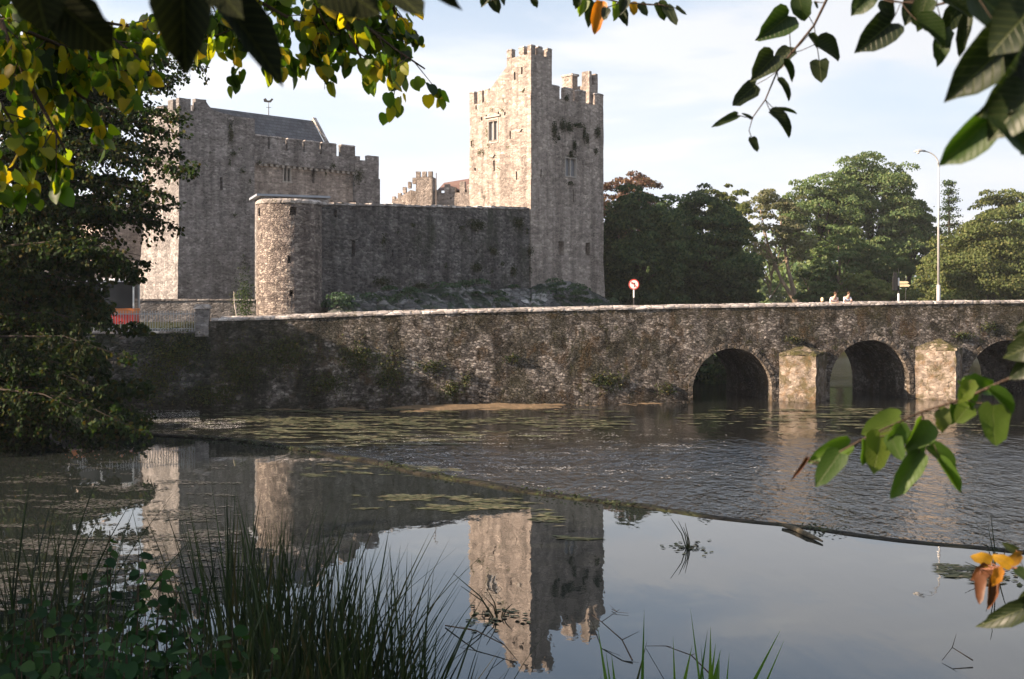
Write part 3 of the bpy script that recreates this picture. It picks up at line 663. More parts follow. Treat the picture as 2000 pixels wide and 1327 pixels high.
wf = wm.build('window', M['mullion'], kp); MB().box(x0+.1, x1-.1, 1.15, 1.2, q0, q1).build('pane', M['glass'], wf)
# slate roof with gable coping at its right end, ridge parallel to the face
r0, r1 = kloc(418, 200)[0], kloc(640, 240)[0]+1.1; ry = 4.2; ze = zp0+.1; zrd = CZ+(YH-212)/F*(KC.y+.691*6+.723*ry)
MB().add([(r0, 1.1, ze), (r1, 1.1, ze), (r1, ry, zrd), (r0, ry, zrd), (r0, 2*ry-1.1, ze), (r1, 2*ry-1.1, ze)], [(0, 1, 2, 3), (3, 2, 5, 4), (0, 3, 4), (1, 5, 2), (0, 4, 5, 1)]).build('roof', M['slate'], kp)
MB().prism_x([(1.0, ze), (ry, zrd+.05), (2*ry-1.0, ze), (2*ry-1.0, ze+.25), (ry, zrd+.35), (1.0, ze+.25)], r1, r1+.4).build('gable_coping', M['coping'], kp)
MB().box(uc-.4+.002, uc+.0, 1.0, 5, zs, zp0+.01).build('end_wall', M['keep'], kp)
# lower turret at the far right end
zt2 = kloc(715, 312)[1]
MB().box(uc+.002, ud, .7, 4.5, 2, zt2).build('end_turret', M['keep'], kp, step=.7, amp=.06)
MB().box(uc+.02, kloc(705, 0)[0]+.4, .7, 1.2, zt2+.002, zt2+.35).build('merlon', M['keep'], kp, step=.4, amp=.03)
MB().box(kloc(727, 0)[0], ud, .7, 1.2, zt2+.002, kloc(735, 303)[1]).build('merlon', M['keep'], kp, step=.4, amp=.03)
MB().box(ud+.002, kloc(754, 350)[0], 1.0, 3, 2, kloc(752, 348)[1]).build('buttress', M['keep'], kp, step=.5, amp=.04)
MB().box(ub-2.6, ub+.3, 4.602, 5.2, z1-3, z1+.25).build('inner_wall', M['keep'], kp, step=.6, amp=.04)
# flat weathercock on the ridge
wu = kloc(550, 210)[0]+1.2
wv = thing('weathervane', (0, 0, 0), 0, 'small dark weathercock on a rod on the ridge of the slate roof', 'weathervane'); wv.parent = None
wp = Matrix.Rotation(TH, 4, 'Z') @ Vector((wu, ry, 0)); wv.location = (KC.x+wp.x, KC.y+wp.y, zrd+.02)
MB().tube([(0, 0, 0), (0, 0, 1.25)], [.05, .025], 6).build('rod', M['black'], wv)
MB().prism_y([(-.45, 1.25), (-.1, 1.2), (.2, 1.2), (.45, 1.5), (.3, 1.6), (.12, 1.4), (-.1, 1.38), (-.3, 1.62), (-.5, 1.5)], -.02, .02).build('cockerel', M['black'], wv)
MB().box(-.25, .25, -.015, .015, .7, .73).box(-.015, .015, -.25, .25, .7, .73).build('compass_arms', M['black'], wv)
# sunlit range left of the keep, behind the tree
lw = thing('castle_range', (KC.x-8.2, KC.y+8.0, 0), TH, 'lower sunlit castle range seen through the leaves left of the keep', 'castle')
MB().box(-1.5, 5.8, -.2, 6, 1, 14.2).build('wall', M['castle'], lw, step=.9, amp=.05, cuts=[(-2, -1.0, 1.5, 2.3, 9.5, 11), (-2, -1.0, 4, 4.7, 9.5, 11)])
battlement(lw, -1.5, -1.0, -.2, 6, 14.202, 15.1, 4, 'y', M['castle'], gap=.35)
lw2 = thing('castle_outbuilding', (-40, 104, 0), math.radians(6), 'low grey outer wall with a small window behind the bus', 'wall')
MB().box(-14, 9.0, 0, 5, 1, 8.6).build('wall', M['keep'], lw2, step=1.0, amp=.05, cuts=[(5.3, 6.2, -.5, .5, 6.0, 7.8)])
MB().box(5.32, 6.18, .35, .4, 6.02, 7.78).build('pane', M['glass'], lw2)
MB().box(-14, 9.1, -.1, .5, 8.602, 8.8).build('coping', M['coping'], lw2, step=.8, amp=.02)
lo = thing('low_wall', (-26, 85, 0), math.radians(10), 'low dark stone wall at the foot of the keep behind the iron railing', 'wall')
MB().box(-14, 7.4, 0, .7, 2, 5.1).build('wall', M['keep'], lo, step=.8, amp=.05)
MB().box(-14.1, 7.5, -.06, .76, 5.102, 5.22).build('coping', M['coping'], lo, step=.6, amp=.02)

# round turret ------------------------------------------------------
rc = at(565.5, 590, 79.2); RR = 2.24; zt = 5+(590-391)/F*77
rt = thing('round_turret', (rc.x, rc.y, 0), 0, 'round rubble stone turret half in sun at the left end of the curtain wall', 'turret')
def rcut(px, y0, y1, w):
    o = (px-565.5)/F*78; th = math.asin(max(-.97, min(.97, o/RR))); base = math.atan2(rc.x, rc.y)
    d = Vector((math.sin(th-(-base)*0), -math.cos(th), 0)); d = Matrix.Rotation(-base, 3, 'Z') @ d
    return d, w, CZ+(YH-y1)/F*77, CZ+(YH-y0)/F*77
me = MB().lathe([(RR*1.04, 1), (RR*1.01, 6), (RR, zt-.2)], n=56).mesh('t')
cb = MB()
for px, y0, y1, wd in [(572, 404, 421, .44), (565, 500, 515, .2), (568.5, 567, 580, .24), (507.5, 404, 421, .3), (512, 455, 470, .12)]:
    d, w_, za, zb = rcut(px, y0, y1, wd); sd_ = Vector((-d.y, d.x, 0))
    c4 = [d*(RR-.55)-sd_*w_/2, d*(RR+.5)-sd_*w_/2, d*(RR+.5)+sd_*w_/2, d*(RR-.55)+sd_*w_/2]
    cb.add([(p.x, p.y, za) for p in c4]+[(p.x, p.y, zb) for p in c4], [(0, 3, 2, 1), (4, 5, 6, 7), (0, 1, 5, 4), (1, 2, 6, 5), (2, 3, 7, 6), (3, 0, 4, 7)])
oa = bpy.data.objects.new('a', me); ob = bpy.data.objects.new('b', cb.mesh('c')); COL.objects.link(oa); COL.objects.link(ob)
mo = oa.modifiers.new('m', 'BOOLEAN'); mo.object = ob; mo.solver = 'EXACT'
me2 = bpy.data.meshes.new_from_object(oa.evaluated_get(bpy.context.evaluated_depsgraph_get())); bpy.data.objects.remove(oa); bpy.data.objects.remove(ob)
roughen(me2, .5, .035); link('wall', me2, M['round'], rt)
MB().lathe([(RR, zt-.2), (RR+.08, zt-.18), (RR+.1, zt-.02), (RR-.05, zt+.12), (RR-.5, zt+.16)], n=56).build('coping', M['coping'], rt, step=.5, amp=.025)
# small flat-roofed block between keep and turret
fb0 = at(498, 590, 86); fb1 = at(642, 590, 88)
fl = thing('flat_roofed_block', (fb0.x, fb0.y, 0), math.atan2(fb1.y-fb0.y, fb1.x-fb0.x), 'low flat-roofed stone block with a pale lead edge behind the round turret', 'building')
FL = (fb1-fb0).length; zf = CZ+(YH-383)/F*86
MB().box(.55, FL, 0, 4, 2, zf).build('wall', M['keep'], fl, step=.8, amp=.03)
MB().box(.1, FL+.1, -.2, 4.1, zf+.002, zf+.17).build('roof', M['lead'], fl)

# curtain wall ------------------------------------------------------
c0 = at(622, 590, 80.2); c1 = Vector((TC.x-.02, TC.y+.2, CZ)); cd = (c1-c0); CL = cd.length; ca = math.atan2(cd.y, cd.x)
za = CZ+(YH-399)/F*80.2; zb = CZ+(YH-408)/F*98
cw = thing('curtain_wall', (c0.x, c0.y, 0), ca, 'long shaded castle curtain wall joining the round turret to the tall tower', 'wall')
def cloc(px, y):
    k = (px-CX)/F; dx, dy = math.cos(ca), math.sin(ca); s = (c0.y*k-c0.x)/(dx-dy*k); return s, CZ+(YH-y)/F*(c0.y+dy*s)
cc = []
for px, y0, y1, w_ in [(768, 488, 500, .18), (690, 470, 500, .35), (931, 488, 497, .2), (655, 410, 425, .3)]:
    s, z0 = cloc(px, y1); z1_ = cloc(px, y0)[1]; cc.append((s-w_/2, s+w_/2, -.4, .6, z0, z1_))
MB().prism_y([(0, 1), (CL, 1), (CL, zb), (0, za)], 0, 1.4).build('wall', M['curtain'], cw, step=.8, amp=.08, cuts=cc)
m = MB(); s = 0
while s < CL-.3:
    L = min(random.uniform(.35, .8), CL-s); z = za+(zb-za)*s/CL; k = random.uniform(-.05, .06)
    m.box(s+.01, s+L-.01, -.12, 1.5, z-.03, z+.13+k); s += L
m.build('coping', M['coping'], cw, step=.5, amp=.03)
# battered buttress bases at the left end of the wall
for s0 in (.0, 1.2): pass

# back range between keep and tower: stepped battlements in the sun
bk = thing('rear_range', (at(765, 590, 122).x, 122, 0), math.radians(-8), 'sunlit rear castle wall with stepped battlements between the keep and the tall tower', 'wall')
def kx(px): return (px-CX)/F*122-at(765, 590, 122).x
def kz(y): return CZ+(YH-y)/F*122
stp = [(765, 384), (778, 378), (790, 370), (802, 362), (817, 372)]
MB().prism_y([(0, 2), (kx(817), 2), (kx(817), kz(376)), (kx(803), kz(372)), (kx(790), kz(380)), (kx(778), kz(387)), (0, kz(392))], 0, .6).build('wall', M['castle'], bk, step=.5, amp=.04)
for i, (px, y, w_) in enumerate([(769, 384, 6), (780, 377, 6), (790, 366, 6), (800, 356, 6), (810, 348, 7)]):
    MB().box(kx(px-w_/2), kx(px+w_/2), 0, .6, kz(y+12), kz(y)).build('merlon', M['castle'], bk, step=.4, amp=.03)
MB().box(kx(817), kx(849), -.8, 1.5, 2, kz(348)).build('turret', M['castle'], bk, step=.5, amp=.04)
for px in (821, 833, 845): MB().box(kx(px-4), kx(px+4), -.85, -.4, kz(348), kz(338)).build('merlon', M['castle'], bk, step=.4, amp=.03)
MB().box(kx(849), kx(925), .3, .9, 2, kz(378)).build('lower_wall', M['castle'], bk, step=.5, amp=.04, cuts=[(kx(880), kx(884), 0, .7, kz(391), kz(387))])
for i, (px, y) in enumerate([(856, 372), (874, 361), (886, 367), (904, 356), (918, 362)]):
    MB().box(kx(px-5), kx(px+5), .3, .9, kz(379), kz(y)).build('merlon', M['castle'], bk, step=.4, amp=.03)
MB().add([(kx(850), 1.2, kz(372)), (kx(935), 1.2, kz(372)), (kx(935), 4.5, kz(338)), (kx(853), 4.5, kz(350))], [(0, 1, 2, 3)]).add([(kx(853), 4.5, kz(350)), (kx(935), 4.5, kz(338)), (kx(935), 8, kz(372)), (kx(850), 8, kz(372))], [(0, 1, 2, 3)]).build('roof', M['brownroof'], bk)

# ------------------------------------------------------------------ bedrock at the wall foot
def rockline(px):
    pts_ = [(600, 590), (660, 575), (700, 570), (760, 562), (830, 558), (900, 552), (960, 556), (1020, 560), (1060, 552), (1100, 546), (1150, 562), (1200, 588), (1240, 604)]
    for (a, ya), (b, yb) in zip(pts_, pts_[1:]):
        if px <= b: return ya+(yb-ya)*(px-a)/(b-a)
    return 604
m = MB(); nu, nv = 150, 22; vs = []
for i in range(nu+1):
    px = 640+605*i/nu
    s, _ = cloc(min(px, 1037), 590); Dw = c0.y+math.sin(ca)*s
    if px > 1037: Dw = TC.y-.5+.691*tloc(min(px, 1178), 0, 'R')[0]
    for j in range(nv+1):
        v = j/nv; D = Dw+.6-v*9.0; D = max(D, 76+.1764*bs(px)*0)
        yt = rockline(px); zt_ = CZ+(YH-yt)/F*Dw; z = zt_*(1-v)+3.0*v
        p = Vector(((px-CX)/F*D, D, 0)); 
        lay = noise.noise(Vector((p.x*.9+z*1.1, p.y*.3, z*.6)))          # beds dipping to the right
        bed = ((p.x*.55+p.y*.3+z*.9) % 1.1)/1.1
        z += .38*lay+.42*(bed-.5)*math.sin(math.pi*min(1, v+.05))+.18*noise.noise(Vector((p.x*2.2, p.y*2.2, 0)))
        vs.append((p.x, p.y, z))
fs = [(i*(nv+1)+j, (i+1)*(nv+1)+j, (i+1)*(nv+1)+j+1, i*(nv+1)+j+1) for i in range(nu) for j in range(nv)]
bmm = bpy.data.meshes.new('bedrock'); bmm.from_pydata(vs, [], fs)
tag(link('rock_outcrop', bmm, M['rock']), kind='structure')
# scrub on the bedrock
P = []; 
for i in range(85):
    px = 640+560*random.random(); s, _ = cloc(min(px, 1037), 590); D = (c0.y+math.sin(ca)*s if px < 1037 else TC.y+2)-random.uniform(.4, 5)
    y = rockline(px)+(D*0)+random.uniform(0, 38); q = at(px, y, D); r = random.uniform(.2, .6)
    if px < 850 and random.random() < .45: continue
    v = rvec(90); v[:, 2] = abs(v[:, 2]); P.append(np.array(q)+v*r*np.array([1.5, 1.2, .7]))
P = np.concatenate(P); n = len(P)
M['scrub'] = leafmat('scrub leaves', [(.02, .045, .022), (.035, .075, .035), (.05, .10, .05), (.10, .14, .09)], .25, .6)
tag(link('scrub', leafmesh('scrub', P, .12+.12*RNG.random(n), rvec(n), rvec(n)+np.array([0, 0, .6]), DIAMOND), M['scrub']), 'bluish green scrub and ivy growing over the rocks below the curtain wall', 'ground cover', kind='stuff')

# ------------------------------------------------------------------ weeds growing on walls
def tufts(name, spots, fn, origin, rz, label, cat, group, mat=None, dens=150, leaf=.11):
    R = Matrix.Rotation(rz, 3, 'Z')
    for (px, y, wpx, hpx) in spots:
        a, z, side = fn(px, y)
        D = 95; rw, rh = wpx/F*D/2, hpx/F*D/2
        n = max(12, int(dens*(wpx*hpx)/150))
        q = RNG.normal(size=(n, 3))*np.array([rw*.5, .10, rh*.5]); q[:, 1] = -abs(q[:, 1])-.02
        o = Vector((a, 0, 0)) if side == 'R' else Vector((0, a, 0))
        if side == 'L': q = q[:, [1, 0, 2]]
        loc = Vector(origin)+R @ o; loc.z = z
        ob = link(name, leafmesh(name, q, leaf*(.6+.8*RNG.random(n)), rvec(n)+np.array([0, 0, -.6]), rvec(n)+np.array([0, -.5, .3]), DIAMOND), mat or M['ivy'], None, loc, rz)
        tag(ob, label, cat, group)
tufts('ivy_tuft', [(1082, 255, 14, 40), (1098, 245, 16, 24), (1110, 250, 22, 22), (1090, 270, 10, 14), (1128, 245, 30, 10), (1121, 286, 10, 26), (1140, 262, 8, 34), (1146, 272, 8, 22), (1166, 258, 16, 26), (1113, 300, 10, 12), (1105, 192, 12, 14), (1163, 296, 8, 20), (1115, 306, 26, 5), (1112, 358, 18, 8)],
    lambda x, y: (*tloc(x, y, 'R'), 'R'), TC, TH, 'dark ivy tuft hanging on the shaded face of the tall tower', 'ivy', 'ivy tufts on the shaded tower face', dens=110)
tufts('wall_weed', [(938, 298, 14, 14), (952, 262, 6, 30), (955, 285, 7, 16), (960, 307, 12, 5), (924, 278, 5, 18), (975, 330, 7, 7), (983, 196, 7, 6), (962, 214, 8, 8), (981, 215, 8, 10), (1022, 178, 10, 8), (1017, 254, 8, 5), (993, 288, 7, 6), (922, 310, 4, 8), (950, 205, 4, 16), (945, 300, 5, 20)],
    lambda x, y: (*tloc(x, y, 'L'), 'L'), TC, TH, 'small olive weed rooted in the sunlit face of the tall tower', 'weed', 'weeds on the sunlit tower face', M['l_olive'], dens=60, leaf=.08)
tufts('keep_ivy', [(455, 300, 14, 14), (450, 262, 12, 50), (472, 335, 16, 10), (448, 318, 5, 20), (410, 300, 6, 5), (468, 292, 6, 6), (650, 325, 16, 12), (700, 345, 26, 36), (505, 318, 14, 10), (635, 340, 6, 10), (457, 420, 12, 8), (475, 530, 22, 60), (488, 355, 8, 12)],
    lambda x, y: (*kloc(x, y), 'R'), KC, TH, 'dark weed tuft growing from the face of the keep', 'weed', 'weed tufts on the keep', dens=70)
tufts('curtain_weed', [(930, 440, 50, 22), (1012, 436, 34, 24), (962, 490, 24, 16), (930, 522, 32, 18), (1035, 492, 18, 28), (1002, 530, 20, 20), (1035, 530, 12, 24), (980, 515, 12, 10), (960, 530, 8, 8), (805, 440, 12, 8), (1028, 450, 8, 14), (748, 470, 10, 20), (775, 455, 10, 6), (870, 520, 10, 8), (900, 445, 14, 8), (745, 550, 40, 14), (820, 558, 40, 10)],
    lambda x, y: (*cloc(x, y), 'R'), (c0.x, c0.y, 0), ca, 'dark green weed clump growing from the curtain wall', 'weed', 'weed clumps on the curtain wall', dens=75)
tufts('bridge_fern', [(880, 762, 26, 30), (910, 742, 14, 20), (1190, 745, 44, 24), (1165, 742, 20, 16), (1545, 663, 26, 10), (840, 716, 40, 16), (700, 700, 60, 40), (1880, 655, 36, 12), (1930, 640, 30, 16), (560, 690, 70, 50), (470, 720, 60, 60), (350, 690, 70, 60), (640, 750, 60, 30), (760, 730, 40, 50), (420, 770, 70, 34), (300, 740, 50, 70), (1000, 700, 24, 12), (1300, 760, 30, 16)],
    lambda x, y: (bs(x), bz(x, y), 'R'), BO, BA, 'fern and moss clump hanging on the river face of the bridge wall', 'fern', 'ferns on the bridge wall',
    leafmat('fern leaves', [(.016, .03, .01), (.03, .05, .014), (.07, .09, .02), (.10, .07, .02)], .3, .6), dens=60, leaf=.10)

# ------------------------------------------------------------------ poles, signs and lamp
lp = at(1833, 588, 79.5); lp.z = 4.0
la = thing('street_lamp', lp, 0, 'tall pale street lamp with a curved arm standing on the bridge', 'street lamp')
H = CZ+(YH-322)/F*79.5-lp.z
arm = [(0, 0, H)]+[(-1.1*(1-math.cos(a))*1.0, 0, H+.95*math.sin(a)) for a in [i*math.pi/16 for i in range(1, 9)]]
MB().tube([(0, 0, 0), (0, 0, 2.2)], [.13, .13], 12).build('base', M['galv'], la, smooth=True)
MB().tube([(0, 0, 2.2), (0, 0, H*.75), (0, 0, H)], [.085, .07, .055], 12).build('pole', M['galv'], la, smooth=True)
MB().tube(arm, .045, 8).build('arm', M['galv'], la, smooth=True)
hd = MB(); hx = -1.1; hz_ = H+.95
hd.add([(hx+.15, y*.3, hz_+.06*k) for y, k in ((-.4, 0), (.4, 0), (.4, 1), (-.4, 1))]+[(hx-.35, y*.38, hz_+(.12 if k else -.05)) for y, k in ((-.4, 0), (.4, 0), (.4, 1), (-.4, 1))]+[(hx-.62, y*.2, hz_+(.02 if k else -.06)) for y, k in ((-.4, 0), (.4, 0), (.4, 1), (-.4, 1))],
    [(0, 3, 2, 1), (0, 1, 5, 4), (1, 2, 6, 5), (2, 3, 7, 6), (3, 0, 4, 7), (4, 5, 9, 8), (5, 6, 10, 9), (6, 7, 11, 10), (7, 4, 8, 11), (8, 9, 10, 11)])
h_ = hd.build('lamp_head', M['galv'], la, smooth=True)
MB().lathe([(.02, hz_-.2), (.10, hz_-.16), (.15, hz_-.05)], (hx-.36, 0), 12).build('bowl', M['white'], h_, smooth=True)
def bandpole(parent, h, r, bands):
    m1, m2 = MB(), MB()
    for i in range(bands):
        (m1 if i % 2 == 0 else m2).tube([(0, 0, h*i/bands), (0, 0, h*(i+1)/bands)], r, 10)
    o = m1.build('pole', M['white'], parent); m2.build('band', M['black'], o)
sp = bl(bs(1238)+.9, 7.1, 0); sp = Vector((( 1238-CX)/F*78.0, 78.0, 3.1))
sg = thing('road_sign', sp, 0, 'round white prohibition sign with red rim on a black and white striped pole', 'road sign')
hs = CZ+(YH-566)/F*78-sp.z; bandpole(sg, hs, .055, 5)
zc = hs+.36; Rs = .37
def disc(r0, r1, y, zc_, n=28):
    m = MB(); a = [(r0*math.cos(2*math.pi*i/n), y, zc_+r0*math.sin(2*math.pi*i/n)) for i in range(n)]; b = [(r1*math.cos(2*math.pi*i/n), y, zc_+r1*math.sin(2*math.pi*i/n)) for i in range(n)]
    m.add(a+b, [(i, (i+1) % n, n+(i+1) % n, n+i) for i in range(n)]); return m
pl = MB().prism_y([(Rs*math.cos(2*math.pi*i/28), zc+Rs*math.sin(2*math.pi*i/28)) for i in range(28)], -.03, -.01).build('disc', M['white'], sg)
disc(Rs*.8, Rs, -.034, zc).build('rim', M['red'], pl)
MB().prism_y([(-.17, zc+.2), (-.21, zc+.16), (.17, zc-.2), (.21, zc-.16)][::-1], -.040, -.036).build('slash', M['red'], pl)
MB().box(.02, .08, -.035, -.0345, zc-.2, zc+.08).box(-.10, .08, -.0355, -.035, zc+.05, zc+.11).prism_y([(-.2, zc+.08), (-.08, zc-.0), (-.08, zc+.17)], -.0356, -.035).build('arrow', M['black'], pl)
s2 = Vector(((1755-CX)/F*81, 81, 3.9))
sg2 = thing('signal_pole', s2, 0, 'black and white striped pole with a thin rod on top near the cream finger sign', 'pole')
bandpole(sg2, CZ+(YH-543)/F*81-s2.z, .07, 5); hh = CZ+(YH-543)/F*81-s2.z
MB().tube([(0, 0, hh), (0, 0, hh+.65)], .025, 6).build('rod', M['black'], sg2)
MB().box(-.42, -.1, -.12, .12, hh-.9, hh+.05).box(-.36, -.14, -.1, .1, hh+.05, hh+.4).build('signal_head', M['black'], sg2)
s3 = Vector(((1769-CX)/F*84, 84, 3.9))
sg3 = thing('finger_sign', s3, 0, 'two cream finger boards on a thin post to the right of the striped pole', 'signpost')
MB().tube([(0, 0, 0), (0, 0, CZ+(YH-543)/F*84-s3.z)], .035, 8).build('post', M['black'], sg3)
for k, (ya, w0, w1) in enumerate([(552, -.5, .1), (558, -.45, .2)]):
    z = CZ+(YH-ya)/F*84-s3.z; MB().prism_y([(w0, z-.09), (w1, z-.09), (w1+.12, z), (w1, z+.09), (w0, z+.09)], -.06, -.04).build('board', M['cream'], sg3)
s4 = Vector(((1606-CX)/F*80, 80, 3.9))
bo = thing('bollard', s4, 0, 'short reddish bollard with a pale top behind the bridge parapet left of the two people', 'bollard')
MB().lathe([(.11, 0), (.11, 1.1), (.12, 1.15)], n=12).build('post', M['redtwig'], bo); MB().lathe([(.11, 1.152), (.11, 1.35), (.03, 1.42)], n=12).build('top', M['cream'], bo)
fp = at(852, 590, 101); fp.z = 5.0
fo = thing('thin_pole', fp, 0, 'thin pale pole rising above the curtain wall between the keep and tall tower', 'pole')
MB().tube([(0, 0, 0), (0, 0, CZ+(YH-338)/F*101-5.0)], [.07, .04], 8).build('shaft', M['shadepole'], fo)
MB().lathe([(.09, 0), (.09, .5), (.055, .55)], n=10).build('base', M['galv'], fo)
sb = at(452, 622, 72); 
sa = thing('birch_sapling', (sb.x, sb.y+2, 3.0), 0, 'thin pale leaning stem in front of the keep left of the round turret', 'sapling')
MB().tube([(0, 0, 0), (-.12, 0, .9), (-.3, .0, 1.9), (-.34, 0, 2.7)], [.06, .05, .035, .015], 7).build('trunk', M['birch'], sa, smooth=True)
n = 60; link('crown', leafmesh('sap', RNG.normal(size=(n, 3))*np.array([.15, .15, .35])+np.array([-.3, 0, 2.3]), .08, rvec(n), rvec(n), DIAMOND), M['l_olive'], sa)
dr = at(478, 600, 84)
sh = thing('dark_shrub', (dr.x, dr.y, 3.0), 0, 'narrow dark shrub in the corner between the keep and the round turret', 'shrub')
n = 900; q = RNG.normal(size=(n, 3))*np.array([.35, .4, 1.0])+np.array([0, 0, 2.0]); link('foliage', leafmesh('ds', q, .14, rvec(n), rvec(n), DIAMOND), M['l_dark'], sh)
MB().tube([(0, 0, 0), (.05, 0, 1.5), (0, 0, 2.8)], [.05, .03, .01], 6).build('stem', M['bark'], sh)

# ------------------------------------------------------------------ coach
ba = at(262, 590, 70.2); bu = thing('parked_bus', (ba.x, ba.y, ZQ+.05), BA, 'parked coach with white roof, dark windows and red side behind the railing', 'bus')
BLn = 9.6; bh = CZ+(YH-547)/F*70.2-ZQ-.05
MB().box(-BLn, 0, 0, 2.45, .35, 1.25).build('body', M['red'], bu)
MB().box(-BLn-.01, .01, -.012, 2.46, .95, 1.32).build('stripe', M['orange'], bu)
MB().box(-BLn+.06, -.06, .06, 2.39, 1.25, bh-.13).build('window_band', M['glass'], bu)
m = MB().box(-BLn, 0, -.03, 2.48, bh-.13, bh); m.taper(-BLn+.2, -.2, .17, 2.28, bh+.001, bh+.08, .12); m.build('roof', M['white'], bu)
x = -.07
while x > -BLn: MB().box(x-.02, x+.07, -.01, .08, 1.322, bh-.202).build('window_pillar', M['white'], bu); MB().box(x-.02, x+.07, 2.37, 2.46, 1.322, bh-.202).build('window_pillar', M['white'], bu); x -= 1.9
for x in (-1.8, -7.6):
    for y in (.1, 2.3):
        w_ = MB(); w_.tube([(x, y-.12, .48), (x, y+.12, .48)], .48, 20); o = w_.build('wheel', M['tyre'], bu)
        MB().tube([(x, y-.14, .48), (x, y+.14, .48)], .24, 14).build('hub', M['galv'], o)

# ------------------------------------------------------------------ people leaning on the parapet
def skin(name, verts, edges, rad, mat, parent):
    me = bpy.data.meshes.new(name); me.from_pydata(verts, edges, [])
    o = bpy.data.objects.new(name, me); COL.objects.link(o)
    o.modifiers.new('s', 'SKIN'); u = o.modifiers.new('u', 'SUBSURF'); u.levels = 1; u.render_levels = 1
    for i, r in enumerate(rad): me.skin_vertices[0].data[i].radius = (r, r)
    me.skin_vertices[0].data[0].use_root = True
    out = bpy.data.meshes.new_from_object(o.evaluated_get(bpy.context.evaluated_depsgraph_get())); bpy.data.objects.remove(o)
    out.materials.clear(); out.polygons.foreach_set('use_smooth', [True]*len(out.polygons))
    return link(name, out, mat, parent)
def person(px, lean, turn, shirt, label):
    s = bs(px); zt_ = ztop(s); dz = zt_-1.0
    t = thing('person', bl(s, 0, dz), BA, label, 'person', 'people leaning on the bridge parapet')
    k = lean
    V_ = [(0, 1.02, .93), (0, .98-k*.2, 1.12), (0, .90-k*.55, 1.30), (0, .86-k*.7, 1.42), (turn*.02, .82-k*.85, 1.50), (turn*.03, .79-k*.9, 1.60), (turn*.03, .80-k*.9, 1.69)]
    R_ = [.145, .125, .15, .12, .055, .085, .075]; E = [(i, i+1) for i in range(6)]
    for sx_ in (-1, 1):
        b = len(V_)
        V_ += [(sx_*.10, 1.04, .82), (sx_*.11, 1.06, .48), (sx_*.12, 1.12, .09), (sx_*.13, .93, .04)]; R_ += [.085, .06, .042, .035]
        E += [(0, b), (b, b+1), (b+1, b+2), (b+2, b+3)]
        b = len(V_)
        sh_ = (sx_*.19, .87-k*.62, 1.385); el = (sx_*.27, .52, 1.10); wr_ = (sx_*.06, .26, 1.075); pm = (sx_*.0, .22, 1.08)
        V_ += [sh_, el, wr_, pm]; R_ += [.058, .042, .028, .032]; E += [(3, b), (b, b+1), (b+1, b+2), (b+2, b+3)]
        for f in range(4):
            c_ = len(V_); oy = -.03+.02*f
            V_ += [(pm[0]-sx_*.05, pm[1]+oy, 1.085), (pm[0]-sx_*(.085+.006*(f in (1, 2))), pm[1]+oy-.01, 1.07)]; R_ += [.009, .008]; E += [(b+3, c_), (c_, c_+1)]
        c_ = len(V_); V_ += [(pm[0]-sx_*.01, pm[1]+.06, 1.10), (pm[0]-sx_*.04, pm[1]+.075, 1.10)]; R_ += [.011, .009]; E += [(b+3, c_), (c_, c_+1)]
    skin('body', V_, E, R_, M['skin'], t)
    T = [V_[0], V_[1], V_[2], V_[3]]; R2 = [.17, .16, .185, .145]; E2 = [(0, 1), (1, 2), (2, 3)]
    for sx_ in (-1, 1):
        b = len(T); T += [(sx_*.19, .87-k*.62, 1.385), (sx_*.25, .62, 1.18)]; R2 += [.085, .075]; E2 += [(3, b), (b, b+1)]
    skin('shirt', T, E2, R2, shirt, t)
    T = [(0, 1.02, .92)]; R2 = [.155]; E2 = []
    for sx_ in (-1, 1):
        b = len(T); T += [(sx_*.10, 1.04, .82), (sx_*.11, 1.06, .48), (sx_*.12, 1.12, .14)]; R2 += [.10, .075, .06]; E2 += [(0, b), (b, b+1), (b+1, b+2)]
    skin('trousers', T, E2, R2, M['jeans'], t)
    hc = Vector((turn*.03, .80-k*.9, 1.65)); hm = MB().lathe([(.03, -.1), (.088, -.05), (.10, .02), (.085, .08), (.04, .115), (.01, .12)], n=16).mesh('hair')
    o = link('hair', hm, M['hair'], t, hc+Vector((0, .018, .012))); hm.polygons.foreach_set('use_smooth', [True]*len(hm.polygons))
    for sx_ in (-1, 1):
        e = MB().lathe([(.002, -.008), (.009, 0), (.002, .008)], n=8).build('eye', M['black'], t); e.location = hc+Vector((sx_*.032, -.09, .0))
    MB().prism_x([(-.085, -.02), (-.115, -.03), (-.088, .02)], -.012, .012).build('nose', M['skin'], t).location = hc
person(1637, .55, -1, M['pinkshirt'], 'person in a pale pink top leaning low on the bridge parapet, left of the pair')
person(1665, .28, 1, M['shirt'], 'person in a white shirt leaning on the bridge parapet, right and taller of the pair')

# ------------------------------------------------------------------ trees beyond the bridge
G = 'trees on the far bank beyond the bridge'
def T(name, px, D, ytop, wpx, ylow, mat, label, leaf=.27, bark=None, base_z=1.4, **kw):
    zt_ = CZ+(YH-ytop)/F*D; zl = CZ+(YH-ylow)/F*D; rx = wpx/F*D/2; rz = (zt_-zl)/2
    c = ((px-CX)/F*D, D, (zt_+zl)/2)
    return tree(name, (c[0], D, base_z), c, (rx*.9, rx*.8, rz*.9), M[mat], M[bark or 'bark'], leaf, label, group=G, **{**kw, 'per': int(kw.get('per', 110)*1.5)})
T('evergreen_tree', 1245, 108, 372, 190, 640, 'l_dark', 'dense dark evergreen tree directly right of the tall tower', nclump=210, per=120, low=-1)
T('copper_tree', 1222, 128, 337, 150, 520, 'l_copper', 'copper-leaved tree top showing above the dark evergreen beside the tower', nclump=110, per=90)
T('evergreen_tree', 1378, 113, 368, 190, 640, 'l_dark', 'dark spreading evergreen in the middle of the gap between tower and pale willow', nclump=220, per=120, low=-1)
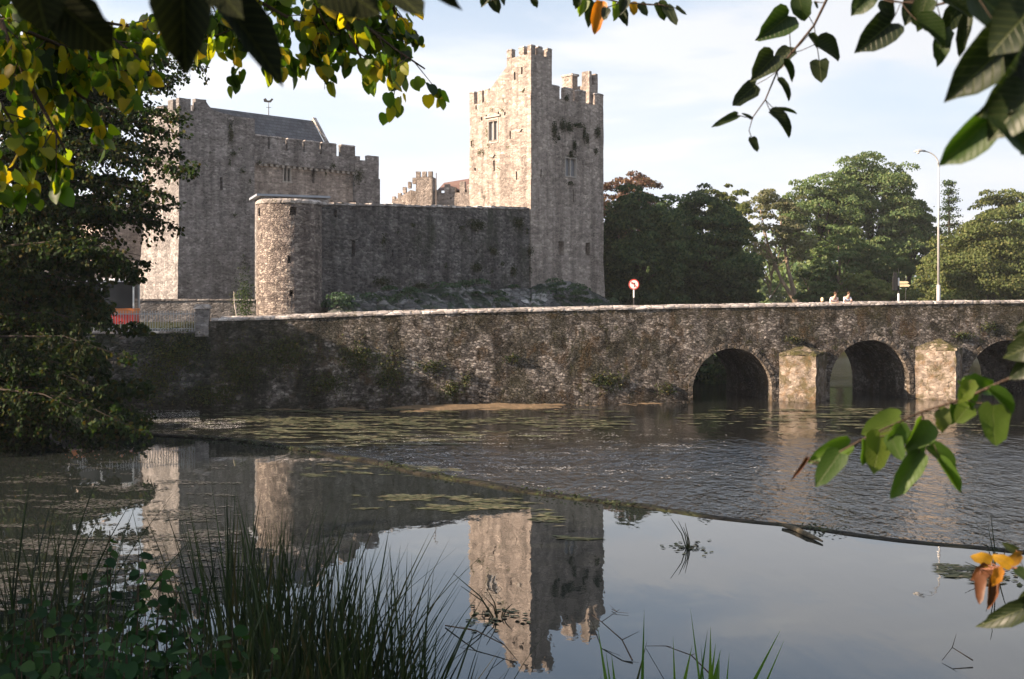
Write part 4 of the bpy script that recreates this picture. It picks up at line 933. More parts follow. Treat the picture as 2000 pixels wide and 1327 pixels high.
T('evergreen_tree', 1312, 120, 395, 130, 640, 'l_dark', 'smaller dark evergreen between the two big evergreens', nclump=120, per=110, low=-1)
T('evergreen_shrub', 1440, 112, 470, 100, 650, 'l_dark', 'rounded dark shrub mass at the water edge under the right evergreen', nclump=90, per=110, low=-1)
T('overhanging_shrub', 1425, 88, 590, 190, 800, 'l_dark', 'dark shrub overhanging the water seen through the left arch', nclump=90, per=110, low=-1, base_z=-1.5)
T('holm_oak', 1420, 126, 362, 100, 520, 'l_olive', 'olive topped tree rising behind the right evergreen', nclump=70, per=90)
tb = Vector(((1558-CX)/F*131, 131, 1.4))
def q(x, y, D=131): return at(x, y, D)
T('willow_tree', 1505, 131, 356, 150, 560, 'l_pale', 'pale airy willow with two leaning bare trunks', bark='palebark', nclump=95, per=70, hollow=.35, tr=.2, lump=.18,
    trunks=[([q(1562, 625), q(1550, 585), q(1525, 545), q(1500, 480), q(1485, 410)], [.34, .28, .2, .14, .05]), ([q(1563, 625), q(1553, 580), q(1540, 530), q(1530, 470), q(1520, 390)], [.34, .28, .22, .14, .05])])
T('beech_tree', 1700, 150, 297, 200, 560, 'l_mid', 'largest green tree with the highest rounded crown on the far bank', nclump=230, per=120, leaf=.29, tr=.6)
T('beech_tree', 1600, 146, 335, 170, 540, 'l_mid', 'broad green tree leaning against the left side of the highest tree', nclump=160, per=110, leaf=.29, tr=.5)
T('beech_tree', 1775, 152, 380, 120, 560, 'l_mid', 'green tree below the right shoulder of the highest tree', nclump=110, per=110, leaf=.29)
T('chestnut_tree', 1725, 138, 455, 120, 590, 'l_mid', 'round green tree low in front of the highest tree', nclump=100, per=110)
T('chestnut_tree', 1640, 136, 455, 110, 600, 'l_mid', 'round green tree low in front, left of the olive shrub', nclump=90, per=110, bark='palebark')
T('round_shrub', 1590, 122, 505, 70, 620, 'l_mid', 'rounded bright green shrub at the foot of the willow trunks', nclump=60, per=110, low=-1)
T('round_shrub', 1690, 118, 528, 110, 625, 'l_olive', 'wide olive shrub behind the two people', nclump=80, per=120, low=-1, leaf=.26)
T('round_shrub', 1760, 120, 552, 90, 625, 'l_olive', 'low olive shrub around the striped pole', nclump=60, per=110, low=-1, leaf=.26)
T('broad_tree', 1930, 122, 424, 240, 640, 'l_olive', 'broad olive green tree right of the street lamp', nclump=250, per=120, low=-1)
T('broad_tree', 1850, 128, 480, 130, 640, 'l_olive', 'lower olive green tree directly behind the street lamp', nclump=110, per=110, low=-1)
T('broad_tree', 1960, 150, 362, 150, 560, 'l_olive', 'taller tree behind the broad olive tree near the right edge', nclump=120, per=100, leaf=.29)
T('broad_tree', 2060, 140, 340, 170, 620, 'l_mid', 'green tree cut by the right edge of the picture', nclump=130, per=110, leaf=.29)
T('broad_tree', 2190, 140, 400, 200, 640, 'l_olive', 'olive tree beyond the right edge', nclump=110, per=100, leaf=.29)
# conifer with level tiers
cb_ = Vector(((1853-CX)/F*165, 165, 1.5)); cf = thing('conifer', cb_, 0, 'thin conifer with separate level tiers of branches right of the lamp pole', 'tree', G)
Hc = CZ+(YH-355)/F*165-1.5; m = MB().tube([(0, 0, -.5), (.1, 0, Hc*.5), (0, 0, Hc)], [.4, .25, .04], 8); P = []; N_ = []
for i in range(11):
    z = Hc*(.42+.56*i/10); L = (3.6-.26*i)*random.uniform(.7, 1.05)
    for j in range(7):
        a = random.uniform(0, 6.28); e = Vector((L*math.cos(a), L*math.sin(a), z+random.uniform(-.1, .4)-.12*L)); m.tube([(0, 0, z), e], [.07, .02], 5)
        n = 42; t_ = RNG.random((n, 1)); P.append(np.array([0, 0, z])+(np.array(e)-np.array([0, 0, z]))*(.2+.8*t_)+RNG.normal(size=(n, 3))*np.array([.35, .35, .26]))
m.build('trunk', M['bark'], cf); P = np.concatenate(P); n = len(P)
link('crown', leafmesh('conifer', P, .3, rvec(n), rvec(n)+np.array([0, 0, 1.5]), DIAMOND), M['l_dark'], cf)
# far wood that closes the horizon
P = []; N_ = []
for i in range(300):
    X = random.uniform(10, 330); Y = 195+random.random()*40; c = (X, Y, 2+random.random()*8); p_, n_, _ = crown_pts(c, (6, 5, 6+random.random()*4), 16, 26, .35, -.6); P.append(p_); N_.append(n_)
P = np.concatenate(P); N_ = np.concatenate(N_); n = len(P)
tag(link('distant_wood', leafmesh('wood', P, .9, rvec(n), N_+rvec(n)*.6, DIAMOND), M['l_mid']), 'hazy green wood far behind the bridge', 'wood', kind='stuff')

# shade trees on the left bank, just outside the picture
tree('lime_tree', (-37.5, 60, 1.2), (-37, 60, 7.6), (7.0, 6.5, 5.6), M['l_tree'], M['bark'], .3, 'dark lime tree on the left bank beside the quay wall', nclump=230, per=110, low=-1, group='lime trees on the left bank')
tree('lime_tree', (-19, 9.5, 3), (-19, 9, 10.0), (7, 8, 6.5), M['l_tree'], M['bark'], .3, 'dark lime tree on the near bank left of the viewer', nclump=240, per=110, low=-1, group='lime trees on the left bank')

for x_, y_ in [(4, -14), (19, -12), (35, -9)]:
    tree('lime_tree', (x_, y_, 2.6), (x_, y_, 12), (7.5, 6.5, 8.5), M['l_tree'], M['bark'], .4, 'tall dark lime tree in the row on the bank behind the viewer', nclump=150, per=60, low=-1, group='lime trees behind the viewer')

# ------------------------------------------------------------------ big dark tree at the left, over the water
def inpoly(x, y, poly):
    c = False; j = len(poly)-1
    for i in range(len(poly)):
        if (poly[i][1] > y) != (poly[j][1] > y) and x < (poly[j][0]-poly[i][0])*(y-poly[i][1])/(poly[j][1]-poly[i][1])+poly[i][0]: c = not c
        j = i
    return c
LB = Vector((-20.5, 38, 1.2))
lt = thing('lime_tree', LB, 0, 'large dark small-leaved tree overhanging the water along the left side', 'tree', 'lime trees on the left bank')
TD = 37.0
tips = [(385, 335), (350, 262), (345, 300), (300, 210), (250, 180), (345, 408), (350, 440), (300, 515), (275, 500), (240, 470), (355, 235), (210, 560), (215, 640), (265, 705), (238, 770), (300, 815), (290, 850), (250, 880), (180, 880), (100, 880), (20, 880),
    (60, 200), (130, 230), (200, 260), (160, 330), (90, 300), (230, 350), (290, 360), (120, 420), (200, 430), (40, 400), (330, 380), (280, 290), (240, 300), (180, 400), (160, 520), (90, 500), (30, 560), (110, 600), (170, 640), (80, 700), (160, 720), (200, 760), (40, 800), (120, 800), (210, 830),
    (330, 170), (370, 150), (395, 125), (300, 120), (250, 110), (200, 120), (100, 130), (30, 140), (-60, 300), (-60, 500), (-60, 700), (-40, 850), (-120, 400), (-120, 620), (-60, 150), (-30, 220), (10, 470), (60, 620), (0, 680), (230, 410), (320, 430)]
m = MB(); P = []; TIP = []
trunk = [LB+Vector((0, 0, -1)), LB+Vector((.3, 0, 2.5)), LB+Vector((.8, -.3, 6)), LB+Vector((1.5, -.5, 10))]
m.tube([p-LB for p in trunk], [.6, .5, .38, .15], 12)
for (px, py) in tips:
    D = TD+random.uniform(-2.6, 2.6); e = at(px, py, D)
    k = min(.95, max(.12, (e.z-LB.z+1.0)/12.0)); 
    f = k*3; i = min(2, int(f)); st = trunk[i].lerp(trunk[i+1], f-i)
    arch = Vector((0, 0, .10*(e-st).length)); path = [st, st.lerp(e, .35)+arch, st.lerp(e, .7)+arch*.9, e]
    m.tube([p-LB for p in path], [.07, .045, .025, .008], 6)
    dens = .8 if py > 540 else 1.0
    if px < 100: dens *= 1.25
    for j in range(int((60 if py < 350 else 42)*dens)):                      # leafy twigs along the outer half of the branch
        u = random.uniform(.45, 1.0); a_, b_ = (path[1], path[2]) if u < .7 else (path[2], path[3]); base = a_.lerp(b_, ((u-.35)/.35) if u < .7 else (u-.7)/.3)
        d = Vector((random.gauss(.35 if py < 450 else -.15, .7), random.gauss(0, .8), random.gauss(-.35 if py > 300 else -.1, .45))).normalized(); L = random.uniform(.35, 1.1)*(1-.5*(u > .85))*(1 if px < 150 or py < 450 else .7)
        tw = [base, base+d*L*.5+Vector((0, 0, .05)), base+d*L+Vector((0, 0, -.12*L))]
        m.tube([p-LB for p in tw], [.014, .009, .004], 3, cap=False)
        nl = int(42*L)
        for q_ in range(nl):
            s_ = random.random(); p_ = tw[0].lerp(tw[1], s_*2) if s_ < .5 else tw[1].lerp(tw[2], s_*2-1)
            P.append(p_-LB+Vector((random.gauss(0, .09), random.gauss(0, .09), random.gauss(-.03, .07)))); TIP.append(d*.7+Vector((random.gauss(0, .6), random.gauss(0, .6), random.gauss(-.5, .5))))
P = np.array(P); TIP = np.array(TIP); n = len(P)
print('left tree leaves', n)
m.build('trunk', M['bark'], lt, smooth=True)
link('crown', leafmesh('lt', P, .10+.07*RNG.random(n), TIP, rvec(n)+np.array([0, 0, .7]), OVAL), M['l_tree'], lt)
# dense inner mass low down, where nothing shows through
P_, N_, _ = crown_pts((-18.9, 41, 3.4), (4.7, 3.4, 4.6), 170, 280, .2, -1, .3)
o_ = P_-np.array(LB); n = len(o_)
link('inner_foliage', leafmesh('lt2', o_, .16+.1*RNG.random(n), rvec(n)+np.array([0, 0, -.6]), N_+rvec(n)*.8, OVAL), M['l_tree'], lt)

# ------------------------------------------------------------------ near lime branches
hearts = [torn(heart(.12), .022), torn(heart(.3, .35), .03), torn(heart(-.1, .1), .03), torn(heart(.2, .6), .02), torn(heart(.45, .3), .045), torn(heart(.1, .8), .03)]
hm_cache = {}
def hmesh(k, matname):
    if (k, matname) not in hm_cache:
        V_, F_ = hearts[k]; me = bpy.data.meshes.new('leaf_blade'); me.from_pydata([tuple(v) for v in V_], [], F_); me.materials.append(M[matname])
        me.polygons.foreach_set('use_smooth', [True]*len(F_)); hm_cache[(k, matname)] = me
    return hm_cache[(k, matname)]
def place_leaf(parent, base, tip, nrm, size, k, matname, width=1.0):
    x = tip.normalized(); y = nrm.cross(x).normalized(); z = x.cross(y)
    Mx = Matrix((x, y*width, z)).transposed().to_4x4(); Mx = Matrix.Translation(base-parent.location) @ Mx @ Matrix.Scale(size, 4)
    o = link('leaf', hmesh(k, matname), None, parent); o.matrix_local = Mx; return o
def sprig(name, stem, leaves_, label, D, mat='l_near', rad=.004, group=None, twigmat='twig'):
    """stem: photo points with distance; leaves_: (base x, y, tip x, y, width/length, material or None)"""
    pts_ = [at(*p) for p in stem]; root = thing(name, pts_[0], 0, label, 'branch', group)
    m = MB(); m.tube([p-pts_[0] for p in pts_], [rad*(1-.75*i/(len(pts_)-1)) for i in range(len(pts_))], 7)
    for L in leaves_:
        bx, by, tx, ty, wr_ = L[:5]; mt = L[5] if len(L) > 5 else mat; dd = D+random.uniform(-.12, .12)*D*.3
        b = at(bx, by, dd); t_ = at(tx, ty, dd+random.uniform(-.25, .25)*abs((Vector((tx-bx, ty-by)).length)/F*D))
        size = (t_-b).length
        near = min(pts_, key=lambda p: (p-b).length); m.tube([near-pts_[0], (near.lerp(b, .5))-pts_[0]+Vector((0, 0, -.002)), b-pts_[0]], .0011*D/2.5, 4)
        nv = Vector((random.uniform(-.35, .35), -1, random.uniform(-.1, .5))).normalized()
        place_leaf(root, b, t_-b, nv, size, random.randrange(6), mt, wr_)
    m.build('stem', M[twigmat], root, smooth=True)
    return root
# hanging sprig against the sky, right of centre
sprig('lime_sprig', [(1640, -60, 2.9), (1612, 5, 2.9), (1590, 50, 2.9), (1545, 105, 2.9), (1518, 140, 2.9), (1495, 195, 2.9), (1470, 230, 2.9), (1463, 255, 2.9)],
    [(1540, 32, 1480, 78, .8), (1560, -5, 1572, 40, .95), (1512, 110, 1468, 158, .8), (1545, 95, 1512, 130, .7), (1528, 120, 1552, 160, .4), (1590, 88, 1640, 115, .75), (1600, 118, 1605, 160, .9), (1520, 155, 1548, 195, .35), (1478, 165, 1428, 207, .55), (1440, 225, 1392, 247, .3), (1505, 218, 1552, 262, .5), (1515, 215, 1560, 218, .2), (1468, 268, 1478, 297, .6), (1578, 70, 1596, 92, .6), (1592, 3, 1596, 18, .5), (1470, 232, 1447, 222, .3)],
    'hanging lime twig with torn dark leaves against the sky right of centre', 2.9, group='near lime branches')
# bigger branch top right
sprig('lime_branch', [(2140, -120, 2.0), (2040, -20, 2.0), (1900, -8, 2.0), (1830, 10, 2.0), (1760, 5, 2.0), (1690, -10, 2.0)],
    [(1700, -10, 1665, 28, .95), (1725, 0, 1745, 40, .9), (1740, 45, 1678, 98, .78), (1790, 0, 1770, 45, .9), (1810, -5, 1790, 60, .7), (1800, 50, 1870, 78, .5), (1845, 60, 1835, 118, .6), (1790, 40, 1845, 90, .6), (1880, 0, 1850, 60, .7), (1890, 30, 1872, 110, .35), (1830, -20, 1900, 30, .8)],
    'upper right lime branch with overlapping dark leaves along the top edge', 2.0, group='near lime branches')
sprig('lime_branch', [(2200, -60, 1.35), (2080, 60, 1.35), (1990, 110, 1.35), (1960, 180, 1.35), (1930, 230, 1.35)],
    [(1985, 70, 1855, 190, .62), (2010, 120, 1920, 225, .8), (1900, -20, 1990, 50, .95), (1930, 235, 1840, 325, .62, 'l_lit'), (1945, 215, 2040, 300, .8), (2010, 180, 1935, 270, .9), (2020, 10, 1945, 90, .9), (2040, 60, 1960, 160, .9), (2060, 190, 1985, 300, .7)],
    'very near blurred lime branch with large leaves filling the upper right corner', 1.35, group='near lime branches')
sprig('lime_branch', [(2180, 640, 1.9), (2060, 700, 1.9), (1960, 745, 1.9), (1880, 780, 1.9), (1800, 805, 1.9), (1700, 850, 1.9), (1600, 905, 1.9)],
    [(1890, 745, 1960, 765, .5), (1895, 745, 1880, 785, .8), (1930, 760, 1985, 820, .35), (1940, 790, 1940, 870, .85), (1895, 790, 1865, 825, .9), (1860, 790, 1850, 835, .8), (1835, 800, 1850, 845, .8, 'l_olive'), (1800, 820, 1770, 880, .9), (1760, 830, 1745, 880, .8), (1720, 845, 1710, 925, .75), (1760, 815, 1680, 850, .6), (1690, 860, 1690, 910, .8), (1660, 868, 1577, 905, .5), (1640, 885, 1595, 950, .6), (1795, 885, 1745, 972, .45), (1815, 870, 1872, 915, .5), (1835, 895, 1882, 965, .3), (1790, 845, 1790, 910, .7), (1740, 850, 1760, 900, .7), (1875, 745, 1905, 800, .6), (1575, 895, 1545, 940, .15, 'l_rust')],
    'low lime branch with lit green leaves reaching in over the rippled water at right', 1.9, mat='l_lit', group='near lime branches')
sprig('lime_branch', [(2120, 560, 1.7), (2060, 600, 1.7), (2015, 640, 1.7)], [(2030, 640, 1980, 660, .6), (2040, 660, 1965, 700, .7), (2035, 680, 1980, 740, .6), (2050, 620, 1995, 640, .7)],
    'lime leaves just entering the right edge above the low branch', 1.7, group='near lime branches')
sprig('red_sprig', [(2120, 1130, 2.3), (2000, 1112, 2.3), (1960, 1108, 2.3), (1915, 1112, 2.3)],
    [(1985, 1075, 1958, 1062, .6, 'l_near'), (1975, 1105, 1940, 1085, .7, 'l_yellow'), (1935, 1100, 1900, 1085, .8, 'l_yellow'), (1930, 1105, 1905, 1135, .8, 'l_rust'), (1950, 1110, 1945, 1145, .7, 'l_yellow'), (1915, 1122, 1912, 1180, .4, 'l_rust'), (1938, 1125, 1930, 1190, .35, 'l_rust'), (1970, 1100, 2000, 1080, .7, 'l_yellow'), (1985, 1110, 2015, 1140, .6, 'l_near'), (2040, 1170, 1925, 1225, .38, 'l_near'), (2040, 1150, 1985, 1190, .6, 'l_near')],
    'drooping sprig with rust red and yellow leaves at the lower right edge', 2.3, group=None, twigmat='redtwig')
sprig('lime_sprig', [(1180, -60, 3.4), (1150, -10, 3.4), (1210, 5, 3.4), (1290, 10, 3.4), (1330, 18, 3.4)],
    [(1140, 0, 1132, 32, .8, 'l_lime'), (1160, 5, 1150, 50, .7), (1175, 5, 1160, 65, .5, 'l_yellow'), (1185, 15, 1180, 40, .8), (1205, 8, 1200, 40, .8, 'l_lime'), (1210, 20, 1225, 50, .7), (1235, 5, 1240, 30, .8, 'l_yellow'), (1250, 8, 1265, 30, .8), (1285, 5, 1300, 40, .8), (1300, 10, 1320, 52, .5), (1320, 15, 1342, 28, .4), (1220, 0, 1212, 28, .8), (1130, -10, 1125, 15, .8)],
    'short lime twig with green and yellow leaves hanging at the top centre', 3.4, group='near lime branches')
sprig('lime_sprig', [(960, -60, 3.2), (965, -20, 3.2), (960, 0, 3.2)], [(955, -10, 940, 14, .8), (962, 0, 975, 25, .9), (980, -5, 1030, -5, .2), (1040, -8, 1048, 14, .7), (975, -10, 985, 10, .7)],
    'few lime leaves peeping down at the top edge left of the twig', 3.2, group='near lime branches')
# very near dark leaves hanging into the upper left
sprig('lime_branch', [(150, -260, 1.15), (180, -120, 1.15), (200, -40, 1.15)], [(120, 10, 212, 98, .95), (60, -60, 90, 60, 1.0)], 'two very near blurred dark leaves in the upper left corner', 1.15, mat='l_black', group='near lime branches', rad=.003)
sprig('lime_branch', [(330, -260, 1.15), (340, -120, 1.15), (350, -40, 1.15)], [(355, -60, 362, 140, .62), (450, 20, 552, 150, .5), (400, -50, 470, 30, .6)], 'very near blurred dark leaves hanging left of the keep roof', 1.15, mat='l_black', group='near lime branches', rad=.003)
sprig('lime_branch', [(760, -200, 1.25), (740, -100, 1.25), (720, -40, 1.25)], [(640, -40, 740, 25, .8), (750, -40, 825, 38, .6), (800, -30, 905, 12, .35)], 'very near blurred dark leaves along the top edge right of the yellow leaves', 1.25, mat='l_black', group='near lime branches', rad=.003)
# leafy boughs upper left, lit yellow green
def bough(name, paths, label, size=.075, per_m=60, mat='l_lime', spread=.13, side=.30):
    root = thing(name, at(*paths[0][0]), 0, label, 'branch', 'leafy lime boughs at the upper left'); O = root.location; m = MB(); P = []; TP = []; NR = []
    for path in paths:
        pts_ = [at(*p) for p in path]; m.tube([p-O for p in pts_], [.012*(1-.7*i/(len(pts_)-1)) for i in range(len(pts_))], 6)
        for a_, b_ in zip(pts_, pts_[1:]):
            L = (b_-a_).length
            for j in range(max(1, int(L*22))):
                s0 = a_.lerp(b_, random.random()); d = Vector((random.gauss(.2, .7), random.gauss(0, .7), random.gauss(-.5, .45))).normalized(); l_ = random.uniform(.1, side)
                e = s0+d*l_; m.tube([s0-O, e-O], [.0035, .0015], 4, cap=False)
                for q_ in range(max(2, int(l_*per_m/3))):
                    c_ = s0.lerp(e, random.uniform(.2, 1)); P.append(c_-O+Vector((random.gauss(0, .02), random.gauss(0, .03), random.gauss(-.02, .015))))
                    TP.append(Vector((random.gauss(.1, .4), random.gauss(0, .35), -1+random.gauss(0, .3)))); NR.append(Vector((random.gauss(0, 1.1), random.choice((-1, -1, .5))*.8, random.gauss(.2, .5))))
    P, TP, NR = np.array(P), np.array(TP), np.array(NR); n = len(P)
    m.build('stem', M['twig'], root, smooth=True); link('foliage', leafmesh(name, P, size*(.65+.6*RNG.random(n)), TP, NR, HEART), M[mat], root); return root
bough('lime_bough', [[(-150, -60, 4.6), (0, 40, 4.6), (120, 90, 4.7), (210, 130, 4.8), (255, 140, 4.8)], [(0, 40, 4.4), (60, 170, 4.5), (110, 260, 4.5), (130, 300, 4.5)], [(-60, 120, 4.4), (0, 200, 4.4), (30, 250, 4.4)], [(-100, 0, 4.7), (100, 20, 4.7), (200, 60, 4.7), (270, 110, 4.7)], [(100, -40, 4.9), (180, 40, 4.9), (300, 60, 4.9)], [(-80, 60, 4.8), (60, 110, 4.9), (160, 190, 5.0), (190, 205, 5.0)], [(-100, 60, 5.1), (40, 80, 5.1), (140, 110, 5.1), (200, 140, 5.2)], [(-60, 220, 4.6), (0, 300, 4.6), (60, 350, 4.6)]],
    'leafy green and yellow lime bough across the upper left corner', .06, 250)
bough('lime_bough', [[(300, -120, 5.0), (390, -20, 5.0), (460, 40, 5.0), (540, 95, 5.0)], [(420, -80, 5.2), (500, 0, 5.2), (590, 50, 5.2), (640, 90, 5.2)], [(350, -60, 5.0), (350, 20, 5.0), (310, 60, 5.0)], [(450, 20, 5.0), (500, 90, 5.0), (515, 120, 5.0)]],
    'yellow leaved lime bough hanging above the keep roof', .06, 190)
bough('lime_bough', [[(520, -120, 5.2), (620, -20, 5.2), (700, 40, 5.2), (770, 95, 5.2), (830, 135, 5.2)], [(640, -80, 5.4), (700, 0, 5.4), (760, 50, 5.4), (800, 100, 5.4)], [(560, -60, 5.2), (620, 20, 5.2), (650, 75, 5.2)], [(660, 0, 5.2), (690, 80, 5.2), (710, 125, 5.2)], [(730, -60, 5.3), (770, 20, 5.3), (785, 60, 5.3)]],
    'lime bough with its drooping tip left of the tall tower', .064, 150)

# ------------------------------------------------------------------ reeds and plants on the near bank
def blades(parent, name, spots, mat):
    """tapered, bending blades: spots = (x, y, z, height, leanx, leany, width)"""
    vs = []; fs = []
    for (x, y, z, h, lx, ly, wd) in spots:
        b = len(vs); K = 5; tw = random.uniform(-.6, .6)
        for i in range(K+1):
            u = i/K; w_ = wd*(1-u**3.2)*.5; cx = x+lx*u**1.7*h; cy = y+ly*u**1.7*h; cz_ = z+h*u*(1-.12*u*(abs(lx)+abs(ly)))
            c_, s_ = math.cos(tw), math.sin(tw)
            if i < K: vs += [(cx-w_*c_, cy-w_*s_, cz_), (cx+w_*c_, cy+w_*s_, cz_)]
            else: vs.append((cx, cy, cz_))
        for i in range(K-1): fs.append((b+2*i, b+2*i+1, b+2*i+3, b+2*i+2))
        fs.append((b+2*K-2, b+2*K-1, b+2*K))
    me = bpy.data.meshes.new(name); me.from_pydata(vs, [], fs); me.polygons.foreach_set('use_smooth', [True]*len(fs))
    return link('blades', me, mat, parent)
def reedclump(px, D, ytop, n, spread, label, mat='reed', lean=.15, wd=.025, group='reed clumps on the near bank', name='reed_clump', hmin=.5, z0=None):
    c = Vector(((px-CX)/F*D, D, 0)); z0 = max(-.3, ground_h(c.x, c.y)) if z0 is None else z0; H_ = CZ+(YH-ytop)/F*D-z0
    t = thing(name, (c.x, c.y, z0), 0, label, 'reeds', group); sp_ = []
    for i in range(int(n*.9)):
        x = random.gauss(0, spread*.5); y = random.gauss(0, spread*.5); h = H_*1.22*random.uniform(hmin, 1)*(1-.15*min(1, abs(x)/spread/1.2))
        sp_.append((x, y, -.1, h, random.gauss(x*.25/spread, lean), random.gauss(0, lean), wd*random.uniform(.6, 1.4)))
    blades(t, name, sp_, M[mat]); return t
for i, (px, D, yt, n, sp_, lb) in enumerate([
    (30, 13.0, 960, 90, .55, 'tall reed clump at the left edge'), (110, 13.5, 1000, 60, .5, 'thin reed clump right of the left edge clump'), (180, 12.5, 1030, 40, .45, 'sparse leaning reeds left of the leafy shrub'), (330, 12.0, 1010, 14, .35, 'few long leaning reeds above the leafy shrub'),
    (455, 13.2, 1000, 150, .42, 'tallest dark reed clump in front of the round turret reflection'), (520, 12.8, 1010, 120, .35, 'dark reed clump beside the tallest clump, right side'), (600, 12.6, 1040, 170, .5, 'dense dark reed clump in the middle of the reed bed'), (670, 12.0, 1060, 130, .42, 'reed clump right of the dense middle clump'),
    (560, 11.0, 1130, 160, .6, 'low thick reeds at the bottom edge below the dense clump'), (740, 12.2, 1110, 70, .45, 'open crossed reeds near the end of the reed bed'), (800, 12.0, 1095, 34, .4, 'outermost thin reeds of the reed bed'), (850, 11.6, 1200, 26, .35, 'short leaning reeds past the end of the reed bed'),
    (400, 10.5, 1160, 110, .5, 'low reeds between the leafy shrub and the tall clump'), (700, 10.6, 1190, 90, .5, 'low reeds at the bottom edge under the right part of the bed')]):
    reedclump(px, D, yt, n, sp_, lb)
reedclump(1165, 9.2, 1262, 5, .12, 'single dark upright blade standing at the bottom edge', wd=.05, lean=.02, group=None, name='iris_clump', z0=0)
reedclump(1240, 8.6, 1262, 14, .16, 'bright green iris blades, left group at the bottom edge', 'iris', .06, .065, 'iris clumps at the bottom edge', 'iris_clump')
reedclump(1330, 8.6, 1235, 16, .2, 'bright green iris blades, tallest group at the bottom edge', 'iris', .14, .065, 'iris clumps at the bottom edge', 'iris_clump')
reedclump(1400, 8.8, 1268, 12, .18, 'bright green iris blades, right group at the bottom edge', 'iris', .12, .06, 'iris clumps at the bottom edge', 'iris_clump')
reedclump(1548, 8.8, 1305, 3, .08, 'short bright blade tips alone at the bottom edge', 'iris', .06, .05, 'iris clumps at the bottom edge', 'iris_clump')

def leafplant(px, D, ytop, w_, n, label, leaf=.088, mat='l_shrub', name='bank_shrub', group='leafy shrubs on the near bank'):
    c = Vector(((px-CX)/F*D, D, 0)); z0 = max(0, ground_h(c.x, c.y)); H_ = CZ+(YH-ytop)/F*D-z0
    t = thing(name, (c.x, c.y, z0), 0, label, 'shrub', group); m = MB(); P = []; TP = []
    for i in range(int(n*1.7)):
        a = random.uniform(0, 6.28); r = w_*math.sqrt(random.random()); h = H_*1.0*random.uniform(.5, 1.0)*(1-.15*(r/w_)**2)
        st = [Vector((r*.3*math.cos(a), r*.3*math.sin(a), -.05)), Vector((r*.7*math.cos(a), r*.7*math.sin(a), h*.6)), Vector((r*math.cos(a), r*math.sin(a), h))]
        m.tube(st, [.009, .006, .003], 5)
        k = int(h/.075)+3
        for j in range(k):
            u = .25+.75*j/k; p = st[0].lerp(st[1], u/.6) if u < .6 else st[1].lerp(st[2], (u-.6)/.4); b = random.uniform(0, 6.28)
            P.append(p); TP.append(Vector((math.cos(b), math.sin(b), random.uniform(-.8, .25))))
    P, TP = np.array(P), np.array(TP); n_ = len(P)
    m.build('stem', M['twig'], t); link('foliage', leafmesh(name, P, leaf*(.55+.7*RNG.random(n_)), TP, np.tile([0, -.55, .8], (n_, 1))+rvec(n_)*.7, HEART if len(P) % 3 == 0 else OVAL), M[mat], t); return t
for a in [(235, 7.6, 1015, .42, 26, 'tallest dark leafy shrub with broad leaves at lower left'), (330, 7.8, 1110, .5, 30, 'broad-leaved shrub right of the tallest shrub'), (420, 7.2, 1170, .45, 24, 'broad-leaved shrub in front of the dark reeds'), (120, 7.0, 1130, .5, 30, 'broad-leaved shrub left of the tallest shrub'), (20, 7.2, 1160, .5, 30, 'broad-leaved shrub in the lower left corner'),
          (200, 6.2, 1200, .5, 34, 'low bushy shrub at the bottom edge under the tallest shrub'), (60, 6.0, 1230, .5, 34, 'low bushy shrub at the bottom left corner edge'), (330, 6.2, 1230, .45, 30, 'low bushy shrub at the bottom edge, right one'), (440, 6.6, 1260, .35, 20, 'low leafy plant at the bottom edge beside the reeds'), (-60, 6.8, 1080, .5, 30, 'shrub cut by the left edge')]:
    leafplant(*a)
# undergrowth on the near bank
P = []
for i in range(5200):
    X = random.uniform(-9, 7); Y = random.uniform(1.8, 10.5); z = ground_h(X, Y)
    if z > -.05: P.append((X, Y, z+random.random()*.28))
P = np.array(P); n = len(P)
tag(link('undergrowth', leafmesh('ug', P, .12*(.5+.8*RNG.random(n)), rvec(n)+np.array([0, 0, .2]), rvec(n)+np.array([0, 0, 1.2]), OVAL), M['l_shrub']), 'dark leafy undergrowth covering the near bank', 'undergrowth', kind='stuff')

# ------------------------------------------------------------------ things in the pool
def pooltuft(x, y, tips_, label, mats='reed'):
    b = on(x, y, 0); t = thing('reed_tuft', b, 0, label, 'reeds'); m = MB()
    for (tx, ty) in tips_:
        e = at(tx, ty, b.y)-b; m.tube([(0, 0, -.15), e*.45+Vector((.02, 0, .02)), e], [.014, .011, .004], 5)
    m.build('stems', M[mats], t); n = 40
    q_ = RNG.normal(size=(n, 3))*np.array([.25, .3, .0])+np.array([0, 0, .012]); link('leaves', leafmesh('pt', q_, .12, rvec(n)*np.array([1, 1, .1]), np.tile([0, 0, 1.0], (n, 1)), DIAMOND), M['weed'], t)
pooltuft(1345, 1071, [(1310, 1012), (1325, 1018), (1335, 1030), (1338, 1022), (1345, 1050), (1316, 1066), (1358, 1068)], 'small tuft of bent reeds standing alone in the still pool right of the tower reflection')
pooltuft(1945, 1128, [(1935, 1005), (1930, 1030), (1925, 1060), (1968, 1060), (1885, 1098), (1960, 1090)], 'tuft of reeds beside floating leaves near the right edge')
pooltuft(975, 1205, [(885, 1120), (900, 1145), (925, 1200), (950, 1150), (985, 1190), (870, 1215), (1000, 1180), (945, 1165)], 'bare bent stems in front of the sunlit tower reflection')
def twig(pts_, label, r=.012, z=.02, name='dead_twig'):
    q_ = [on(x, y, z0) for x, y, z0 in pts_]; t = thing(name, q_[0], 0, label, 'twig'); m = MB()
    m.tube([p-q_[0] for p in q_], [r*(1-.6*i/(len(q_)-1)) for i in range(len(q_))], 6)
    for i in range(1, len(q_)-1):
        d = Vector((random.uniform(-.3, .3), random.uniform(-.3, .3), random.uniform(.0, .2))); m.tube([q_[i]-q_[0], q_[i]-q_[0]+d], [r*.6, r*.2], 5)
    m.build('stem', M['twig'], t)
